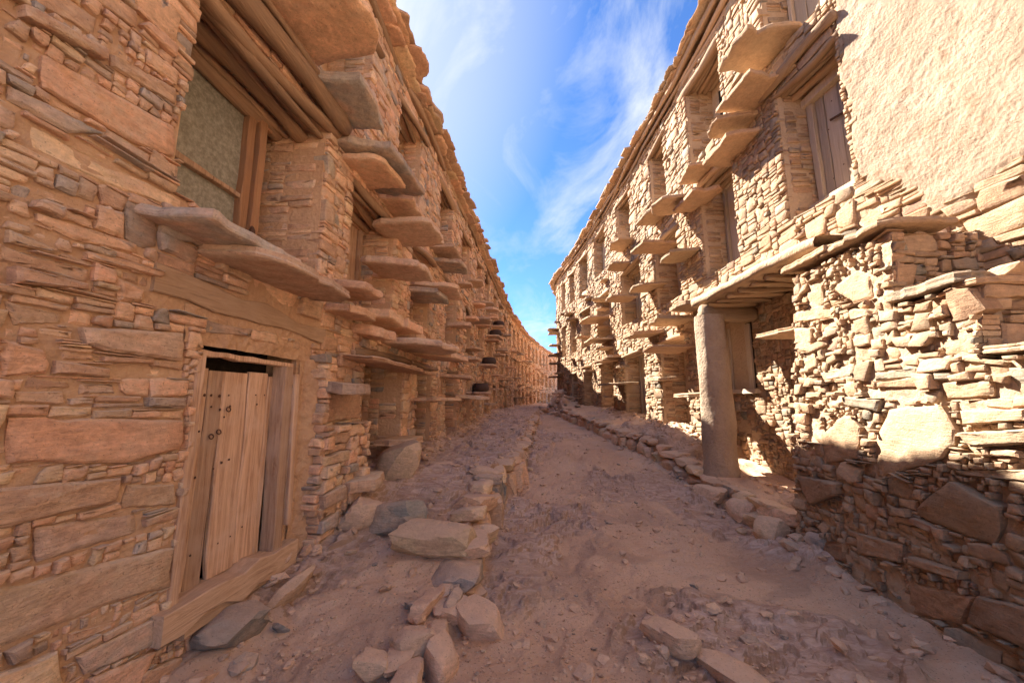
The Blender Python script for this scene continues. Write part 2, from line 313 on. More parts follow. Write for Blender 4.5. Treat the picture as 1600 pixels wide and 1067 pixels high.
class Stones:
    """collects stones of one building; the ones that show largest become objects, the rest one joined mesh"""
    def __init__(s): s.items = {0: [], 1: [], 2: [], 3: []}
    def gen(s, rects, frame, rng, gap=0.006, prot=0.012, depth=0.13, rot=0.02, bev=0.009, rough=1.0, hue=None, facing=None, jit=0.13, cap=3, tilt=0.05):
        if len(rects) == 0: return
        R_ = np.asarray(rects, float)
        cu, cv = (R_[:, 0] + R_[:, 2]) / 2, (R_[:, 1] + R_[:, 3]) / 2
        hw, hh = (R_[:, 2] - R_[:, 0]) / 2, (R_[:, 3] - R_[:, 1]) / 2
        P = frame(cu, cv, np.zeros_like(cu)); ok, dist = inframe(P)
        px = 601 * 2 * np.maximum(hw, hh) / dist; area = 4 * hw * hh * (601 / dist) ** 2 * ok
        lev = np.where(px > 60, 3, np.where(px > 22, 2, np.where(px > 9, 1, 0))); lev = np.where(ok, lev, np.minimum(lev, 1)); lev = np.minimum(lev, cap)
        for L_ in range(4):
            k = np.where(lev == L_)[0]
            if len(k) == 0: continue
            for k0 in range(0, len(k), 4000): s._gen(k[k0:k0 + 4000], L_, cu, cv, hw, hh, area, frame, rng, gap, prot, depth, rot, bev, rough, hue, jit, tilt)
    def _gen(s, k, L_, cu, cv, hw, hh, area, frame, rng, gap, prot, depth, rot, bev, rough, hue, jit, tilt):
        n, scal = LV[L_]; N_ = len(k); a, b = hw[k], hh[k]; m = np.minimum(a, b)
        g = gap * rng.uniform(0.3, 1.5, N_)
        o = outlines(np.maximum(a - g, a * .6), np.maximum(b - g, b * .6), n, rng, jit)
        s._finish(o, cu[k], cv[k], m, L_, area[k], frame, rng, prot, depth, rot, bev, rough, hue, tilt)
    def _finish(s, o, cu, cv, m, L_, area, frame, rng, prot, depth, rot, bev, rough, hue, tilt, f=None):
        N_, n, _ = o.shape; scal = LV[L_][1]
        th = rng.normal(0, rot, N_); c, sn_ = np.cos(th)[:, None], np.sin(th)[:, None]
        o = np.stack([o[..., 0] * c - o[..., 1] * sn_, o[..., 0] * sn_ + o[..., 1] * c], -1)
        if f is None: f = rng.normal(0, prot, N_) + prot * 0.6
        tx, ty = rng.normal(0, tilt, N_), rng.normal(0, tilt * 1.6, N_)
        bv = np.minimum(bev * rng.uniform(.5, 1.6, N_), m * .35)[:, None]
        ext = np.abs(o).max(1, keepdims=True)
        def dep(q): return f[:, None] + np.clip(tx[:, None] * q[..., 0] + ty[:, None] * q[..., 1], -.03, .03)
        rings = []
        U, V_, D = [], [], []
        def put(q, d): U.append(q[..., 0]); V_.append(q[..., 1]); D.append(np.broadcast_to(d, q.shape[:2]))
        put(o * .94, -np.broadcast_to(np.asarray(depth) , (N_,))[:, None] * np.ones((1, n)))
        put(o, dep(o) - bv * rng.uniform(.6, 1.5, (N_, n)))
        for i, sc_ in enumerate(scal[1:]):
            fr = 1 - bv[..., None] / np.maximum(ext, 1e-4) if i == 0 else sc_
            q = o * fr
            seed = rng.uniform(0, 900, N_)[:, None]
            nz = fbm(q[..., 0] * 9 + seed, q[..., 1] * 14, seed, 3, 3) * np.minimum(m, .12)[:, None] * .16 * rough
            if i == 0: nz = nz * .6
            put(q, dep(q) + nz)
        U = np.concatenate(U, 1); V_ = np.concatenate(V_, 1); D = np.concatenate(D, 1)
        z0 = np.zeros((N_, 1)); fcn = f[:, None] + rng.normal(0, 1, (N_, 1)) * np.minimum(m, .1)[:, None] * .07 * rough
        U = np.concatenate([U, z0, z0], 1); V_ = np.concatenate([V_, z0, z0], 1)
        D = np.concatenate([D, fcn, -np.broadcast_to(np.asarray(depth), (N_,))[:, None] * np.ones((1, 1))], 1)
        P = frame(U + cu[:, None], V_ + cv[:, None], D)
        rnd = rng.uniform(0, 1, (N_, 3))
        if hue is not None: rnd[:, 0] = hue if np.ndim(hue) == 0 else np.asarray(hue)
        s.items[L_].append((P, rnd, area))
    def poly(s, polys, frame, rng, prot=0.02, depth=0.13, bev=0.012, rough=1.0, rnds=None, tilt=0.04, flat=None):
        """hand-laid stones: polygons in the wall's own plane"""
        for i, pl in enumerate(polys):
            pl = np.asarray(pl, float)
            ar = np.sum(pl[:, 0] * np.roll(pl[:, 1], -1) - np.roll(pl[:, 0], -1) * pl[:, 1])
            if ar < 0: pl = pl[::-1]
            q = np.roll(pl, -1, 0); ln = np.linalg.norm(q - pl, axis=1); cum = np.concatenate([[0], np.cumsum(ln)]); t = (np.arange(24) + .25) / 24 * cum[-1]
            idx = np.searchsorted(cum, t, 'right') - 1; fr = (t - cum[idx]) / ln[idx]
            o = pl[idx] + (q[idx] - pl[idx]) * fr[:, None]
            # keep the true corners sharp-ish
            for c in pl:
                kk = np.argmin(np.linalg.norm(o - c, axis=1)); o[kk] = o[kk] * .25 + c * .75
            ctr = o.mean(0); o = o - ctr; m = min(np.ptp(o[:, 0]), np.ptp(o[:, 1])) / 2
            o = o + rng.normal(0, .022, o.shape) * m
            o *= 1 - .006 / max(m, .02)
            P = frame(np.array([ctr[0]]), np.array([ctr[1]]), np.zeros(1)); ok, dist = inframe(P)
            area = np.array([4 * m * m * 4 * (601 / dist[0]) ** 2 * (1 if ok[0] else 0.2)])
            d = depth if np.ndim(depth) == 0 else depth[i]
            s._finish(o[None], np.array([ctr[0]]), np.array([ctr[1]]), np.array([m]), 3, area, frame, rng, prot, np.array([d]), 0, bev, rough, None if rnds is None else rnds[i], tilt, None if flat is None else np.array([flat]))
    def finish(s, parent, mat, nmax=290, name='stone', stuff='small_stones', minarea=90):
        cand = []
        for L_, it in s.items.items():
            for bi, (P, r, a) in enumerate(it):
                for i in np.where(a > minarea)[0]: cand.append((a[i], L_, bi, i))
        cand.sort(key=lambda t: -t[0]); cand = cand[:nmax]; taken = {}
        for a, L_, bi, i in cand: taken.setdefault((L_, bi), []).append(i)
        for (L_, bi), ii in taken.items():
            P, r, a = s.items[L_][bi]; q, t = FACES[L_]
            for i in ii:
                c = P[i, :-2].mean(0); me = bpy.data.meshes.new(name); V = (P[i] - c).astype(np.float32); build(me, V, [q, t]); me.materials.append(mat)
                n_, sc__ = LV[L_]; fq, ft = flags(len(sc__) + 1, n_); me.polygons.foreach_set('use_smooth', np.concatenate([fq, ft]))
                at = me.attributes.new('rnd', 'FLOAT_COLOR', 'POINT'); rr = np.ones((len(V), 4), np.float32); rr[:, :3] = r[i]; at.data.foreach_set('color', rr.ravel())
                link(name, me, parent, tuple(c))
        Vs, Qs, Ts, Rs, o = [], [], [], [], 0; SQ, ST = [], []
        for L_, it in s.items.items():
            q, t = FACES[L_]
            for bi, (P, r, a) in enumerate(it):
                keep = np.ones(len(P), bool); keep[taken.get((L_, bi), [])] = False
                P2, r2 = P[keep], r[keep]
                if len(P2) == 0: continue
                nv = P2.shape[1]; base = o + np.arange(len(P2))[:, None, None] * nv
                Vs.append(P2.reshape(-1, 3)); Qs.append((q[None] + base).reshape(-1, 4)); Ts.append((t[None] + base).reshape(-1, 3)); Rs.append(np.repeat(r2, nv, 0)); n_, sc__ = LV[L_]; fq, ft = flags(len(sc__) + 1, n_); SQ.append(np.tile(fq, len(P2))); ST.append(np.tile(ft, len(P2))); o += len(P2) * nv
        if Vs:
            me = bpy.data.meshes.new(stuff); V = np.concatenate(Vs).astype(np.float32); build(me, V, [np.concatenate(Qs), np.concatenate(Ts)]); me.materials.append(mat)
            me.polygons.foreach_set('use_smooth', np.concatenate(SQ + ST))
            at = me.attributes.new('rnd', 'FLOAT_COLOR', 'POINT'); rr = np.ones((len(V), 4), np.float32); rr[:, :3] = np.concatenate(Rs); at.data.foreach_set('color', rr.ravel())
            link(stuff, me, parent, kind='stuff'); print(stuff, 'faces', len(me.polygons))

def inpoly(X, Y, pl):
    r = np.zeros(X.shape, bool); n = len(pl)
    for i in range(n):
        (x0, y0), (x1, y1) = pl[i], pl[(i + 1) % n]
        if y0 == y1: continue
        c = ((y0 > Y) != (y1 > Y)) & (X < (x1 - x0) * (Y - y0) / (y1 - y0) + x0); r ^= c
    return r
def pack(U0, U1, V0, V1, cu, cv, holes, style, rng, polys=(), mask=None):
    nu, nv = int(round((U1 - U0) / cu)), int(round((V1 - V0) / cv)); occ = np.zeros((nv + 1, nu + 1), bool); occ[:, nu] = True; occ[nv, :] = True
    gx = U0 + (np.arange(nu + 1) + .5) * cu; gy = V0 + (np.arange(nv + 1) + .5) * cv; X, Y = np.meshgrid(gx, gy)
    for (a, b, c, d) in holes: occ[(X > a) & (X < c) & (Y > b) & (Y < d)] = True
    for pl in polys: occ[inpoly(X, Y, pl)] = True
    if mask is not None: occ[mask(X, Y)] = True
    out = []
    for r in range(nv):
        row = occ[r]; c = 0
        while c < nu:
            if row[c]: c += 1; continue
            nx = np.argmax(row[c:]); run = nx if nx > 0 else 1
            w, h = style(U0 + c * cu, V0 + r * cv, rng); wc = max(2, int(round(w / cu))); hc = max(2, int(round(h / cv)))
            if run < wc * 1.4 or run - wc < 3: wc = min(run, max(wc, run if run < wc * 1.6 else wc))
            wc = min(wc, run)
            sub = occ[r:min(r + hc, nv), c:c + wc].any(1); k = np.argmax(sub) if sub.any() else len(sub)
            hc = max(1, k); hc = min(hc, max(2, int(1.1 * wc * cu / cv)))
            # avoid leaving a sliver under an obstacle
            if r + hc + 2 < nv and occ[r + hc + 2, c:c + wc].any() and not occ[r + hc, c:c + wc].any(): hc += 1
            occ[r:r + hc, c:c + wc] = True
            if wc >= 2 or hc >= 3: out.append((U0 + c * cu, V0 + r * cv, U0 + (c + wc) * cu, V0 + (r + hc) * cv))
            c += wc
    return out
def style_thin(u, v, rng):
    t = rng.random()
    if t < .07: h = rng.uniform(.16, .28); return h * rng.uniform(1.6, 3.2), h
    if t < .3: h = rng.uniform(.09, .15); return h * rng.uniform(1.8, 4), h
    h = rng.uniform(.03, .085); return h * rng.uniform(2.2, 6), h
def style_near(u, v, rng):
    t = rng.random()
    if t < .20: h = rng.uniform(.10, .2); return h * rng.uniform(2, 4.5), h
    if t < .6: h = rng.uniform(.05, .10); return h * rng.uniform(2, 5), h
    h = rng.uniform(.025, .05); return h * rng.uniform(3, 8), h
def style_jamb(u, v, rng):
    h = rng.uniform(.03, .10); return rng.uniform(.15, .65), h
def style_far(u, v, rng):
    h = rng.uniform(.08, .2); return h * rng.uniform(1.6, 4), h
def style_rubble(u, v, rng):
    t = rng.random()
    if t < .22: h = rng.uniform(.11, .22); return h * rng.uniform(1.3, 2.4), h
    if t < .6: h = rng.uniform(.05, .11); return h * rng.uniform(1.3, 3.2), h
    h = rng.uniform(.025, .055); return h * rng.uniform(1.5, 5), h

# ------------------------------------------------------------------ the lay of the street
def xL(y): y = np.asarray(y, float); return -2.1 + .083 * y + .0047 * np.maximum(0, y - 18) ** 2
_RP = np.array([(-6, 4.0), (3.2, 4.0), (4.5, 3.82), (9, 3.8), (11, 3.7), (16.7, 3.4), (20, 3.02), (22.5, 2.74), (24, 2.80), (26, 3.35), (30, 5.1), (36, 8.4)])
_yy = np.linspace(-6, 36, 600); _xx = np.interp(_yy, _RP[:, 0], _RP[:, 1]); _k = np.hanning(31); _k /= _k.sum(); _xs = np.convolve(np.pad(_xx, 15, 'edge'), _k, 'valid')
def xR(y): return np.interp(y, _yy, _xs)
def slope(f, y, e=.05): return (f(y + e) - f(y - e)) / (2 * e)
def FL(u, v, d): m = slope(xL, u); q = 1 / np.sqrt(1 + m * m); return np.stack([xL(u) + d * q, u - d * m * q, v + 0 * u], -1)
def FR(u, v, d): m = slope(xR, u); q = 1 / np.sqrt(1 + m * m); return np.stack([xR(u) - d * q, u + d * m * q, v + 0 * u], -1)
def XF(y, z): return 2.85 + .1 * (y - 2.5) + .1 * z
def FB(u, v, d): return np.stack([XF(u, v) - d, u + 0 * v, v + 0 * u], -1)

# ground heights
def Pz(y): return np.interp(y, [-5, 3, 5, 6.6, 9, 12, 15, 22, 30, 60], [-.05, 0, .03, .12, .45, .60, .72, .85, .90, 1.0])
def Lz(y): return np.interp(y, [-5, 2.3, 3.3, 4.1, 5.2, 8.5, 12.5, 20, 60], [-.05, 0.0, .22, .45, .62, .70, .94, 1.02, 1.10])
def Rz(y): return np.interp(y, [-5, 4, 5.5, 6.6, 8.5, 12, 15, 20, 60], [.3, .3, .33, .35, .78, .98, 1.12, 1.15, 1.15])
def eL(y): return np.interp(y, [-5, 2.5, 3.2, 4.2, 6.5, 8.9, 14.5, 25, 60], [-.6, -.52, -.42, -.36, -.02, .34, .82, 1.95, 20])
def eR(y): return np.interp(y, [-5, 4.3, 4.8, 6.6, 9, 13.3, 18, 22, 26, 60], [3.4, 3.4, 3.08, 3.25, 2.85, 2.40, 2.3, 2.45, 3.3, 24])
def ground(x, y, detail=True):
    wob = fbm(x * 1.3, y * 1.3, 0, 5, 3) * .16 + fbm(x * 6, y * 6, 0, 9, 2) * .05
    p, l, r = Pz(y), Lz(y), Rz(y)
    sl = 1 - sstep(-.09, .09, x - eL(y) + wob); sr = sstep(-.08, .08, x - eR(y) + wob * .6)
    inner = sstep(0, 1, (eL(y) - x) / np.maximum(eL(y) - xL(y), .3))
    h = p + sl * (l - p) * (0.9 + 0.1 * inner) + sr * (r - p)
    # near ground sags between terrace and path
    a, b_ = (x * .77 - y * .64), (x * .64 + y * .77)          # across / along the strike of the rock
    w = fbm(x * .8, y * .8, 0, 31, 3) * .5
    rockm = sstep(-.02, .12, fbm(x * .55 + 3, y * .45, 0, 21, 3) + .12 * sstep(1.3, .5, np.abs(x - .9)) + .16 * sl * sstep(3.6, 4.4, y) - .2 * sl * sstep(4.2, 3.6, y) + .02)
    rockm = np.maximum(rockm, sstep(.25, .05, np.hypot((x - 1.55) / 1.3, (y - 2.7) / .8) - .55))
    soft = .38 + .62 * rockm
    w2 = fbm(x * 2.6, y * 2.6, 0, 33, 3); n = fbm(b_ * 1.2 + w + w2 * .5, a * 2.5 + w * 2.5 + w2 * .7, 0, 41, 5, .55) * 4.6
    fl = np.floor(n); fr = n - fl; st = fl + sstep(.0, .26, fr) * .8 + fr * .2
    h = h + soft * st * .036 + rockm * .03
    h = h + fbm(x * 2, y * 2, 0, 51, 4) * .035 + fbm(x * 8 + w2 * 2, y * 8 + w2 * 2, 0, 61, 4, .6) * .012 * (1 + 1.2 * rockm)
    # heap of dirt against the wall feet
    h = h + .10 * sstep(.45, 0, x - xL(y)) * (y > 2.2)
    h = h + .16 * sstep(.7, 0, xR(y) - x) * (y > 7.5)
    h = h + .05 * sstep(.35, 0, XF(y, 0) - x) * (y < 4.4)
    # spoil heap where the street turns
    h = h + .55 * np.exp(-(((x - 2.55) / .55) ** 2 + ((y - 21) / 2.3) ** 2)) * (1 + .35 * fbm(x * 4, y * 4, 0, 71, 3))
    return h, np.clip(rockm * .75 + .45 * sstep(-.02, .3, fbm(x * 1.7 + w, y * 1.7, 0, 131, 4)), 0, 1)
ys = np.concatenate([np.linspace(-6, 1.1, 60)[:-1], 1.1 * np.exp(np.arange(0, math.log(62 / 1.1), .0072))]); NX = 460
tt = np.linspace(0, 1, NX)
xa = xL(ys) - .5; xb = np.maximum(xR(np.minimum(ys, 36)) + 1.3, xL(ys) + 7); X = xa[:, None] + (xb - xa)[:, None] * tt[None]; Y = np.repeat(ys[:, None], NX, 1)
H, RK = ground(X, Y)
def grid_faces(ny, nx):
    i = np.arange(ny - 1)[:, None] * nx + np.arange(nx - 1)[None]
    return np.stack([i, i + 1, i + nx + 1, i + nx], -1).reshape(-1, 4)
go = link('ground', mesh('ground', np.stack([X, Y, H], -1), grid_faces(len(ys), NX), M_ground, attr=('rock', RK)), kind='structure')
# wide land around, a little lower than the street
def disc():
    q = np.linspace(0, 2 * np.pi, 64, endpoint=False); rr = [0, 20, 80, 400, 1500]
    V = np.stack([np.stack([r * np.cos(q), r * np.sin(q), 0 * q - .9], -1) for r in rr]); F = []
    for a in range(len(rr) - 1):
        for i in range(64): j = (i + 1) % 64; F.append((a * 64 + i, a * 64 + j, (a + 1) * 64 + j, (a + 1) * 64 + i))
    return V.reshape(-1, 3), np.array(F)
V, F = disc(); link('terrain', mesh('terrain', V, F[:, ::-1], M_ground, attr=('rock', np.zeros(len(V)))), kind='structure')
def gz(x, y): return float(ground(np.array([float(x)]), np.array([float(y)]))[0][0])

# ------------------------------------------------------------------ generic solids
def box_arrays(x0, x1, y0, y1, z0, z1):
    V = np.array([(x, y, z) for z in (z0, z1) for (x, y) in ((x0, y0), (x1, y0), (x1, y1), (x0, y1))], float)
    F = np.array([(3, 2, 1, 0), (4, 5, 6, 7), (0, 1, 5, 4), (1, 2, 6, 5), (2, 3, 7, 6), (3, 0, 4, 7)]); return V, F
def plank(name, parent, frame, u0, u1, v0, v1, d0, d1, mat, lean=0.0, seed=0, bow=.004, taper=0, label=None):
    """a board with uneven edges: outline in the wall plane, front at d1"""
    rng = np.random.default_rng(seed + 1000); n = 9
    if abs(u1 - u0) <= abs(v1 - v0):
        t = np.linspace(0, 1, n); v = v0 + (v1 - v0) * t; e0 = u0 + lean * (t - .5) + rng.normal(0, bow, n) - taper * t; e1 = u1 + lean * (t - .5) + rng.normal(0, bow, n) + taper * t
        v[0] += rng.normal(0, bow); V2 = [(e0[i], v[i], e1[i], v[i]) for i in range(n)]
    else:
        t = np.linspace(0, 1, n); u = u0 + (u1 - u0) * t; e0 = v0 + lean * (t - .5) + rng.normal(0, bow, n); e1 = v1 + lean * (t - .5) + rng.normal(0, bow, n)
        V2 = [(u[i], e1[i], u[i], e0[i]) for i in range(n)]
    V = []
    ch = min(.006, abs(d1 - d0) * .3)
    for a, b, c, d in V2:
        w = np.hypot(c - a, d - b); k = min(ch / max(w, 1e-3), .3)
        V += [(a, b, d0), (a, b, d1 - ch), (a + (c - a) * k, b + (d - b) * k, d1), (c - (c - a) * k, d - (d - b) * k, d1), (c, d, d1 - ch), (c, d, d0)]
    V = np.array(V); W = frame(V[:, 0], V[:, 1], V[:, 2]); F = []
    for i in range(n - 1):
        for k in range(6): j = (k + 1) % 6; F.append((i * 6 + k, i * 6 + j, (i + 1) * 6 + j, (i + 1) * 6 + k))
    F = [list(f) for f in F] + [list(range(6))[::-1], [(n - 1) * 6 + k for k in range(6)]]
    c = W.mean(0); me = mesh(name, W - c, F, mat, False, rnd=np.tile(rng.random(3), (len(W), 1)))
    return link(name, me, parent, tuple(c), label=label)
def log(name, parent, p0, p1, r0, r1, mat, seed=0, bend=.02, squash=.85, seg=10, label=None, flat=None):
    rng = np.random.default_rng(seed + 5000); p0, p1 = np.array(p0, float), np.array(p1, float); ax = p1 - p0; L_ = np.linalg.norm(ax); ax /= L_
    up = np.array([0, 0, 1.0]); sd_ = np.cross(ax, up)
    if np.linalg.norm(sd_) < .1: sd_ = np.cross(ax, [1.0, 0, 0])
    sd_ /= np.linalg.norm(sd_); up = np.cross(sd_, ax); V = []; nk = 10; ph = rng.uniform(0, 6.28, 4); bend *= rng.uniform(.8, 2.2); mod = 1 + .2 * np.cos(np.arange(nk) / nk * 6.283 * 2 + ph[3]) + rng.normal(0, .10, nk)
    for i in range(seg + 1):
        t = i / seg; c = p0 + ax * L_ * t + sd_ * bend * math.sin(t * 3.1 + ph[0]) + up * bend * .8 * math.sin(t * 4.3 + ph[1]); r = r0 + (r1 - r0) * t; r *= 1 + .10 * math.sin(t * 9 + ph[2]) + rng.normal(0, .05)
        e = 1.0 if 0 < i < seg else .86
        for k in range(nk):
            q = k / nk * 2 * math.pi; V.append(c + (sd_ * math.cos(q) + up * math.sin(q) * squash) * r * mod[k] * e)
    F = []
    for i in range(seg):
        for k in range(nk): j = (k + 1) % nk; F.append([i * nk + k, i * nk + j, (i + 1) * nk + j, (i + 1) * nk + k])
    F += [list(range(nk))[::-1], [seg * nk + k for k in range(nk)]]
    V = np.array(V); c = V.mean(0); return link(name, mesh(name, V - c, F, mat, True, rnd=np.tile(rng.random(3), (len(V), 1))), parent, tuple(c), label=label)
def plate(name, parent, frame, u0, u1, z, prot, th, mat, seed, inset=.16, slopeu=0.0, droop=0.0, hue=None, label=None, skew=0.0, lump=1.0):
    """a stone slab built into the wall: ragged outline in plan, real thickness"""
    rng = np.random.default_rng(seed + 9000); n = 32; w = u1 - u0; th *= .8
    A = rng.uniform(.01, .22 if w < .6 else .14, 2) * w; B_ = rng.uniform(.55, .93, 2) * prot; pk = rng.uniform(.3, .7)
    pts = [(u0 + rng.uniform(0, .05) * w, -inset), (u0 - rng.uniform(-.04, .06) * w, .0), (u0 + rng.uniform(-.05, .06) * w, B_[0]), (u0 + A[0], prot * rng.uniform(.85, 1.03)),
           (u0 + w * pk, prot * rng.uniform(.88, 1.06)), (u1 - A[1], prot * rng.uniform(.8, 1.03)), (u1 - rng.uniform(-.05, .08) * w, B_[1]), (u1 - rng.uniform(-.03, .04) * w, 0), (u1 - rng.uniform(0, .05) * w, -inset)]
    pl = np.array(pts); q = np.roll(pl, -1, 0); ln = np.linalg.norm(q - pl, axis=1); cum = np.concatenate([[0], np.cumsum(ln)]); t = (np.arange(n) + .1) / n * cum[-1]
    idx = np.clip(np.searchsorted(cum, t, 'right') - 1, 0, len(ln) - 1); fr = (t - cum[idx]) / ln[idx]; o = pl[idx] + (q[idx] - pl[idx]) * fr[:, None]
    for c_ in pl: o[np.argmin(np.linalg.norm(o - c_, axis=1))] = c_
    o = o + rng.normal(0, .009, (n, 2)) * (0.4 + w)
    c = o.mean(0); V = []; m = min(w, prot) * .5
    sd_ = rng.uniform(0, 500); kn = np.exp(-((o - o[rng.integers(n)]) ** 2).sum(1) / .008); o = o - (o - c) * (kn * rng.uniform(0, .22))[:, None]
    def ring(sc_, zz_, nzs, edge=0.0):
        for a in o:
            p_ = c + (a - c) * sc_; nz = float(fbm(p_[0] * 5 + sd_, p_[1] * 7, zz_ * 3, 2, 3)) * nzs
            V.append((p_[0], p_[1], z + zz_ + nz + slopeu * (p_[0] - u0) + droop * p_[1]))
    b = min(.014, th * .3)
    # bottom centre .. edge .. top
    ring(.5, -th * (1.0 + .10 * lump), .016 * lump); ring(.8, -th * (1.0 + .05 * lump), .016 * lump); ring(.985, -th * .98, .014); ring(1.0, -th + b, .012); ring(1.0 + rng.uniform(-.05, .015), -th * rng.uniform(.35, .7), .008); ring(1.0 - rng.uniform(0, .03), -b, .016); ring(.97, 0, .014); ring(.6, .004, .012)
    V.append((c[0], c[1], z - th * (1.0 + .10 * lump) + slopeu * (c[0] - u0) + droop * c[1])); V.append((c[0], c[1], z + .005 + slopeu * (c[0] - u0) + droop * c[1])); V = np.array(V); F = []
    for r in range(7):
        for i in range(n): j = (i + 1) % n; F.append([r * n + i, r * n + j, (r + 1) * n + j, (r + 1) * n + i])
    for i in range(n): j = (i + 1) % n; F.append([j, i, 8 * n]); F.append([7 * n + i, 7 * n + j, 8 * n + 1])
    W = frame(V[:, 0], V[:, 2], V[:, 1])
    fx = np.cross(W[1] - W[0], W[n] - W[0])
    cc = W.mean(0); r_ = rng.random(3)
    if hue is not None: r_[0] = hue
    me = mesh(name, W - cc, F, mat, True, rnd=np.tile(r_, (len(W), 1)))
    fl = np.ones(len(F), bool); fl[2 * n:6 * n] = False; me.polygons.foreach_set('use_smooth', fl)
    return link(name, me, parent, tuple(cc), label=label)
def simple_plate(frame, u0, u1, z, prot, th, rng, inset=.15):
    """far slab: 10 outline points, returned as arrays to be an object of its own"""
    w = u1 - u0
    o = np.array([(u0, -inset), (u0, prot * .6), (u0 + w * rng.uniform(.08, .3), prot * rng.uniform(.85, 1.05)), (u1 - w * rng.uniform(.08, .3), prot * rng.uniform(.8, 1.05)), (u1, prot * .55), (u1, -inset)])
    n = len(o); V = np.concatenate([np.c_[o, np.full(n, z - th * rng.uniform(.8, 1.1))], np.c_[o * [1, 1], np.full(n, z)]]); V[:, 2] += rng.normal(0, .008, 2 * n)
    F = [[i, (i + 1) % n, n + (i + 1) % n, n + i] for i in range(n)] + [list(range(n))[::-1], list(range(n, 2 * n))]
    return frame(V[:, 0], V[:, 2], V[:, 1]), F
ICO = {}
def ico(k):
    if k not in ICO:
        import bmesh
        bm = bmesh.new(); bmesh.ops.create_icosphere(bm, subdivisions=k, radius=1); bm.verts.ensure_lookup_table()
        ICO[k] = (np.array([v.co[:] for v in bm.verts]), np.array([[v.index for v in f.verts] for f in bm.faces])); bm.free()
    return ICO[k]
def rock_arr(size, seed, k=3, cuts=9, rough=.05, boxy=.7):
    V, F = ico(k); rng = np.random.default_rng(seed + 31)
    nr = rng.normal(size=(cuts, 3)); nr /= np.linalg.norm(nr, axis=1)[:, None]; hk = rng.uniform(.55, .9, cuts)
    ax = np.eye(3) + rng.normal(0, .16, (3, 3)); ax = np.concatenate([ax, -ax + rng.normal(0, .1, (3, 3))]); ax /= np.linalg.norm(ax, axis=1)[:, None]
    nr = np.concatenate([nr, ax]); hk = np.concatenate([hk * 1.1, np.full(6, boxy)])
    dt = V @ nr.T; r = np.where(dt > .02, hk[None] / np.maximum(dt, .02), 9).min(1); r = np.minimum(r, 1.25)
    P = V * r[:, None]; s = rng.uniform(0, 500); P = P * (1 + rough * fbm(P[:, 0] * 2.2 + s, P[:, 1] * 2.2, P[:, 2] * 4.5, 4, 4, .6))[:, None]
    return P * np.array(size)[None] / 2 / boxy, F
def rotm(rx, ry, rz):
    cx, sx, cy, sy, cz, sz = math.cos(rx), math.sin(rx), math.cos(ry), math.sin(ry), math.cos(rz), math.sin(rz)
    return np.array([[cz, -sz, 0], [sz, cz, 0], [0, 0, 1]]) @ np.array([[cy, 0, sy], [0, 1, 0], [-sy, 0, cy]]) @ np.array([[1, 0, 0], [0, cx, -sx], [0, sx, cx]])
def rock(name, x, y, size, rot=(0, 0, 0), seed=0, sink=.25, hue=.3, label=None, cat=None, parent=None, z=None, k=3, group=None, mat=None, boxy=.7, rough=.05):
    P, F = rock_arr(size, seed, k, boxy=boxy, rough=rough); P = P @ rotm(*rot).T
    z0 = gz(x, y) - P[:, 2].min() - sink * (np.ptp(P[:, 2])) if z is None else z
    rg = np.random.default_rng(seed); rn = np.tile([hue, rg.random(), rg.random()], (len(P), 1))
    me = mesh(name, P, F, mat or M_stoneG, False, rnd=rn)
    try: me.set_sharp_from_angle(angle=math.radians(28)); me.polygons.foreach_set('use_smooth', np.ones(len(me.polygons), bool))
    except Exception: pass
    o = link(name, me, parent, (x, y, z0))
    if label and cat: o['label'] = label; o['category'] = cat
    if group: o['group'] = group
    return o

def core(name, parent, frame, u0, u1, z0, z1, holes, mat, du=.5, back=-.03, roofdepth=3.5, sgn=1, extra=None, rough=.018, zf=None):
    """the mud body of a wall behind its facing stones, with its openings"""
    us = set(np.round(np.arange(u0, u1 + 1e-6, du), 4)) | {u0, u1}; vs = set(np.round(np.arange(z0, z1 + 1e-6, .6), 4)) | {z0, z1}
    for a, b, c, d, *_ in holes: us |= {a, c}; vs |= {b, d}
    us = np.array(sorted(x for x in us if u0 <= x <= u1)); vs = np.array(sorted(x for x in vs if z0 <= x <= z1))
    V, F = [], []
    def quad(pts):
        i = len(V); V.extend(pts); F.append([i, i + 1, i + 2, i + 3])
    for i in range(len(us) - 1):
        for j in range(len(vs) - 1):
            a, b, c, d = us[i], vs[j], us[i + 1], vs[j + 1]; m = ((a + c) / 2, (b + d) / 2)
            if any(h[0] < m[0] < h[2] and h[1] < m[1] < h[3] for h in holes): continue
            quad([(a, b, back), (c, b, back), (c, d, back), (a, d, back)])
    for (a, b, c, d, dep, *_) in holes:
        e = -dep
        quad([(a, b, back), (a, d, back), (a, d, e), (a, b, e)]); quad([(c, b, back), (c, b, e), (c, d, e), (c, d, back)])
        quad([(a, b, back), (a, b, e), (c, b, e), (c, b, back)]); quad([(a, d, back), (c, d, back), (c, d, e), (a, d, e)])
        n = max(1, int((c - a) / du));
        for k in range(n):
            p, q = a + (c - a) * k / n, a + (c - a) * (k + 1) / n; quad([(p, b, e), (q, b, e), (q, d, e), (p, d, e)])
    for i in range(len(us) - 1):
        quad([(us[i], z1, back), (us[i + 1], z1, back), (us[i + 1], z1, -roofdepth), (us[i], z1, -roofdepth)])
        quad([(us[i], z0, -roofdepth), (us[i + 1], z0, -roofdepth), (us[i + 1], z1, -roofdepth), (us[i], z1, -roofdepth)])
    for u in (u0, u1): quad([(u, z0, back), (u, z1, back), (u, z1, -roofdepth), (u, z0, -roofdepth)])
    V = np.array(V, float); W = frame(V[:, 0], V[:, 1], V[:, 2])
    return link(name, mesh(name, W, F, mat, False), parent)
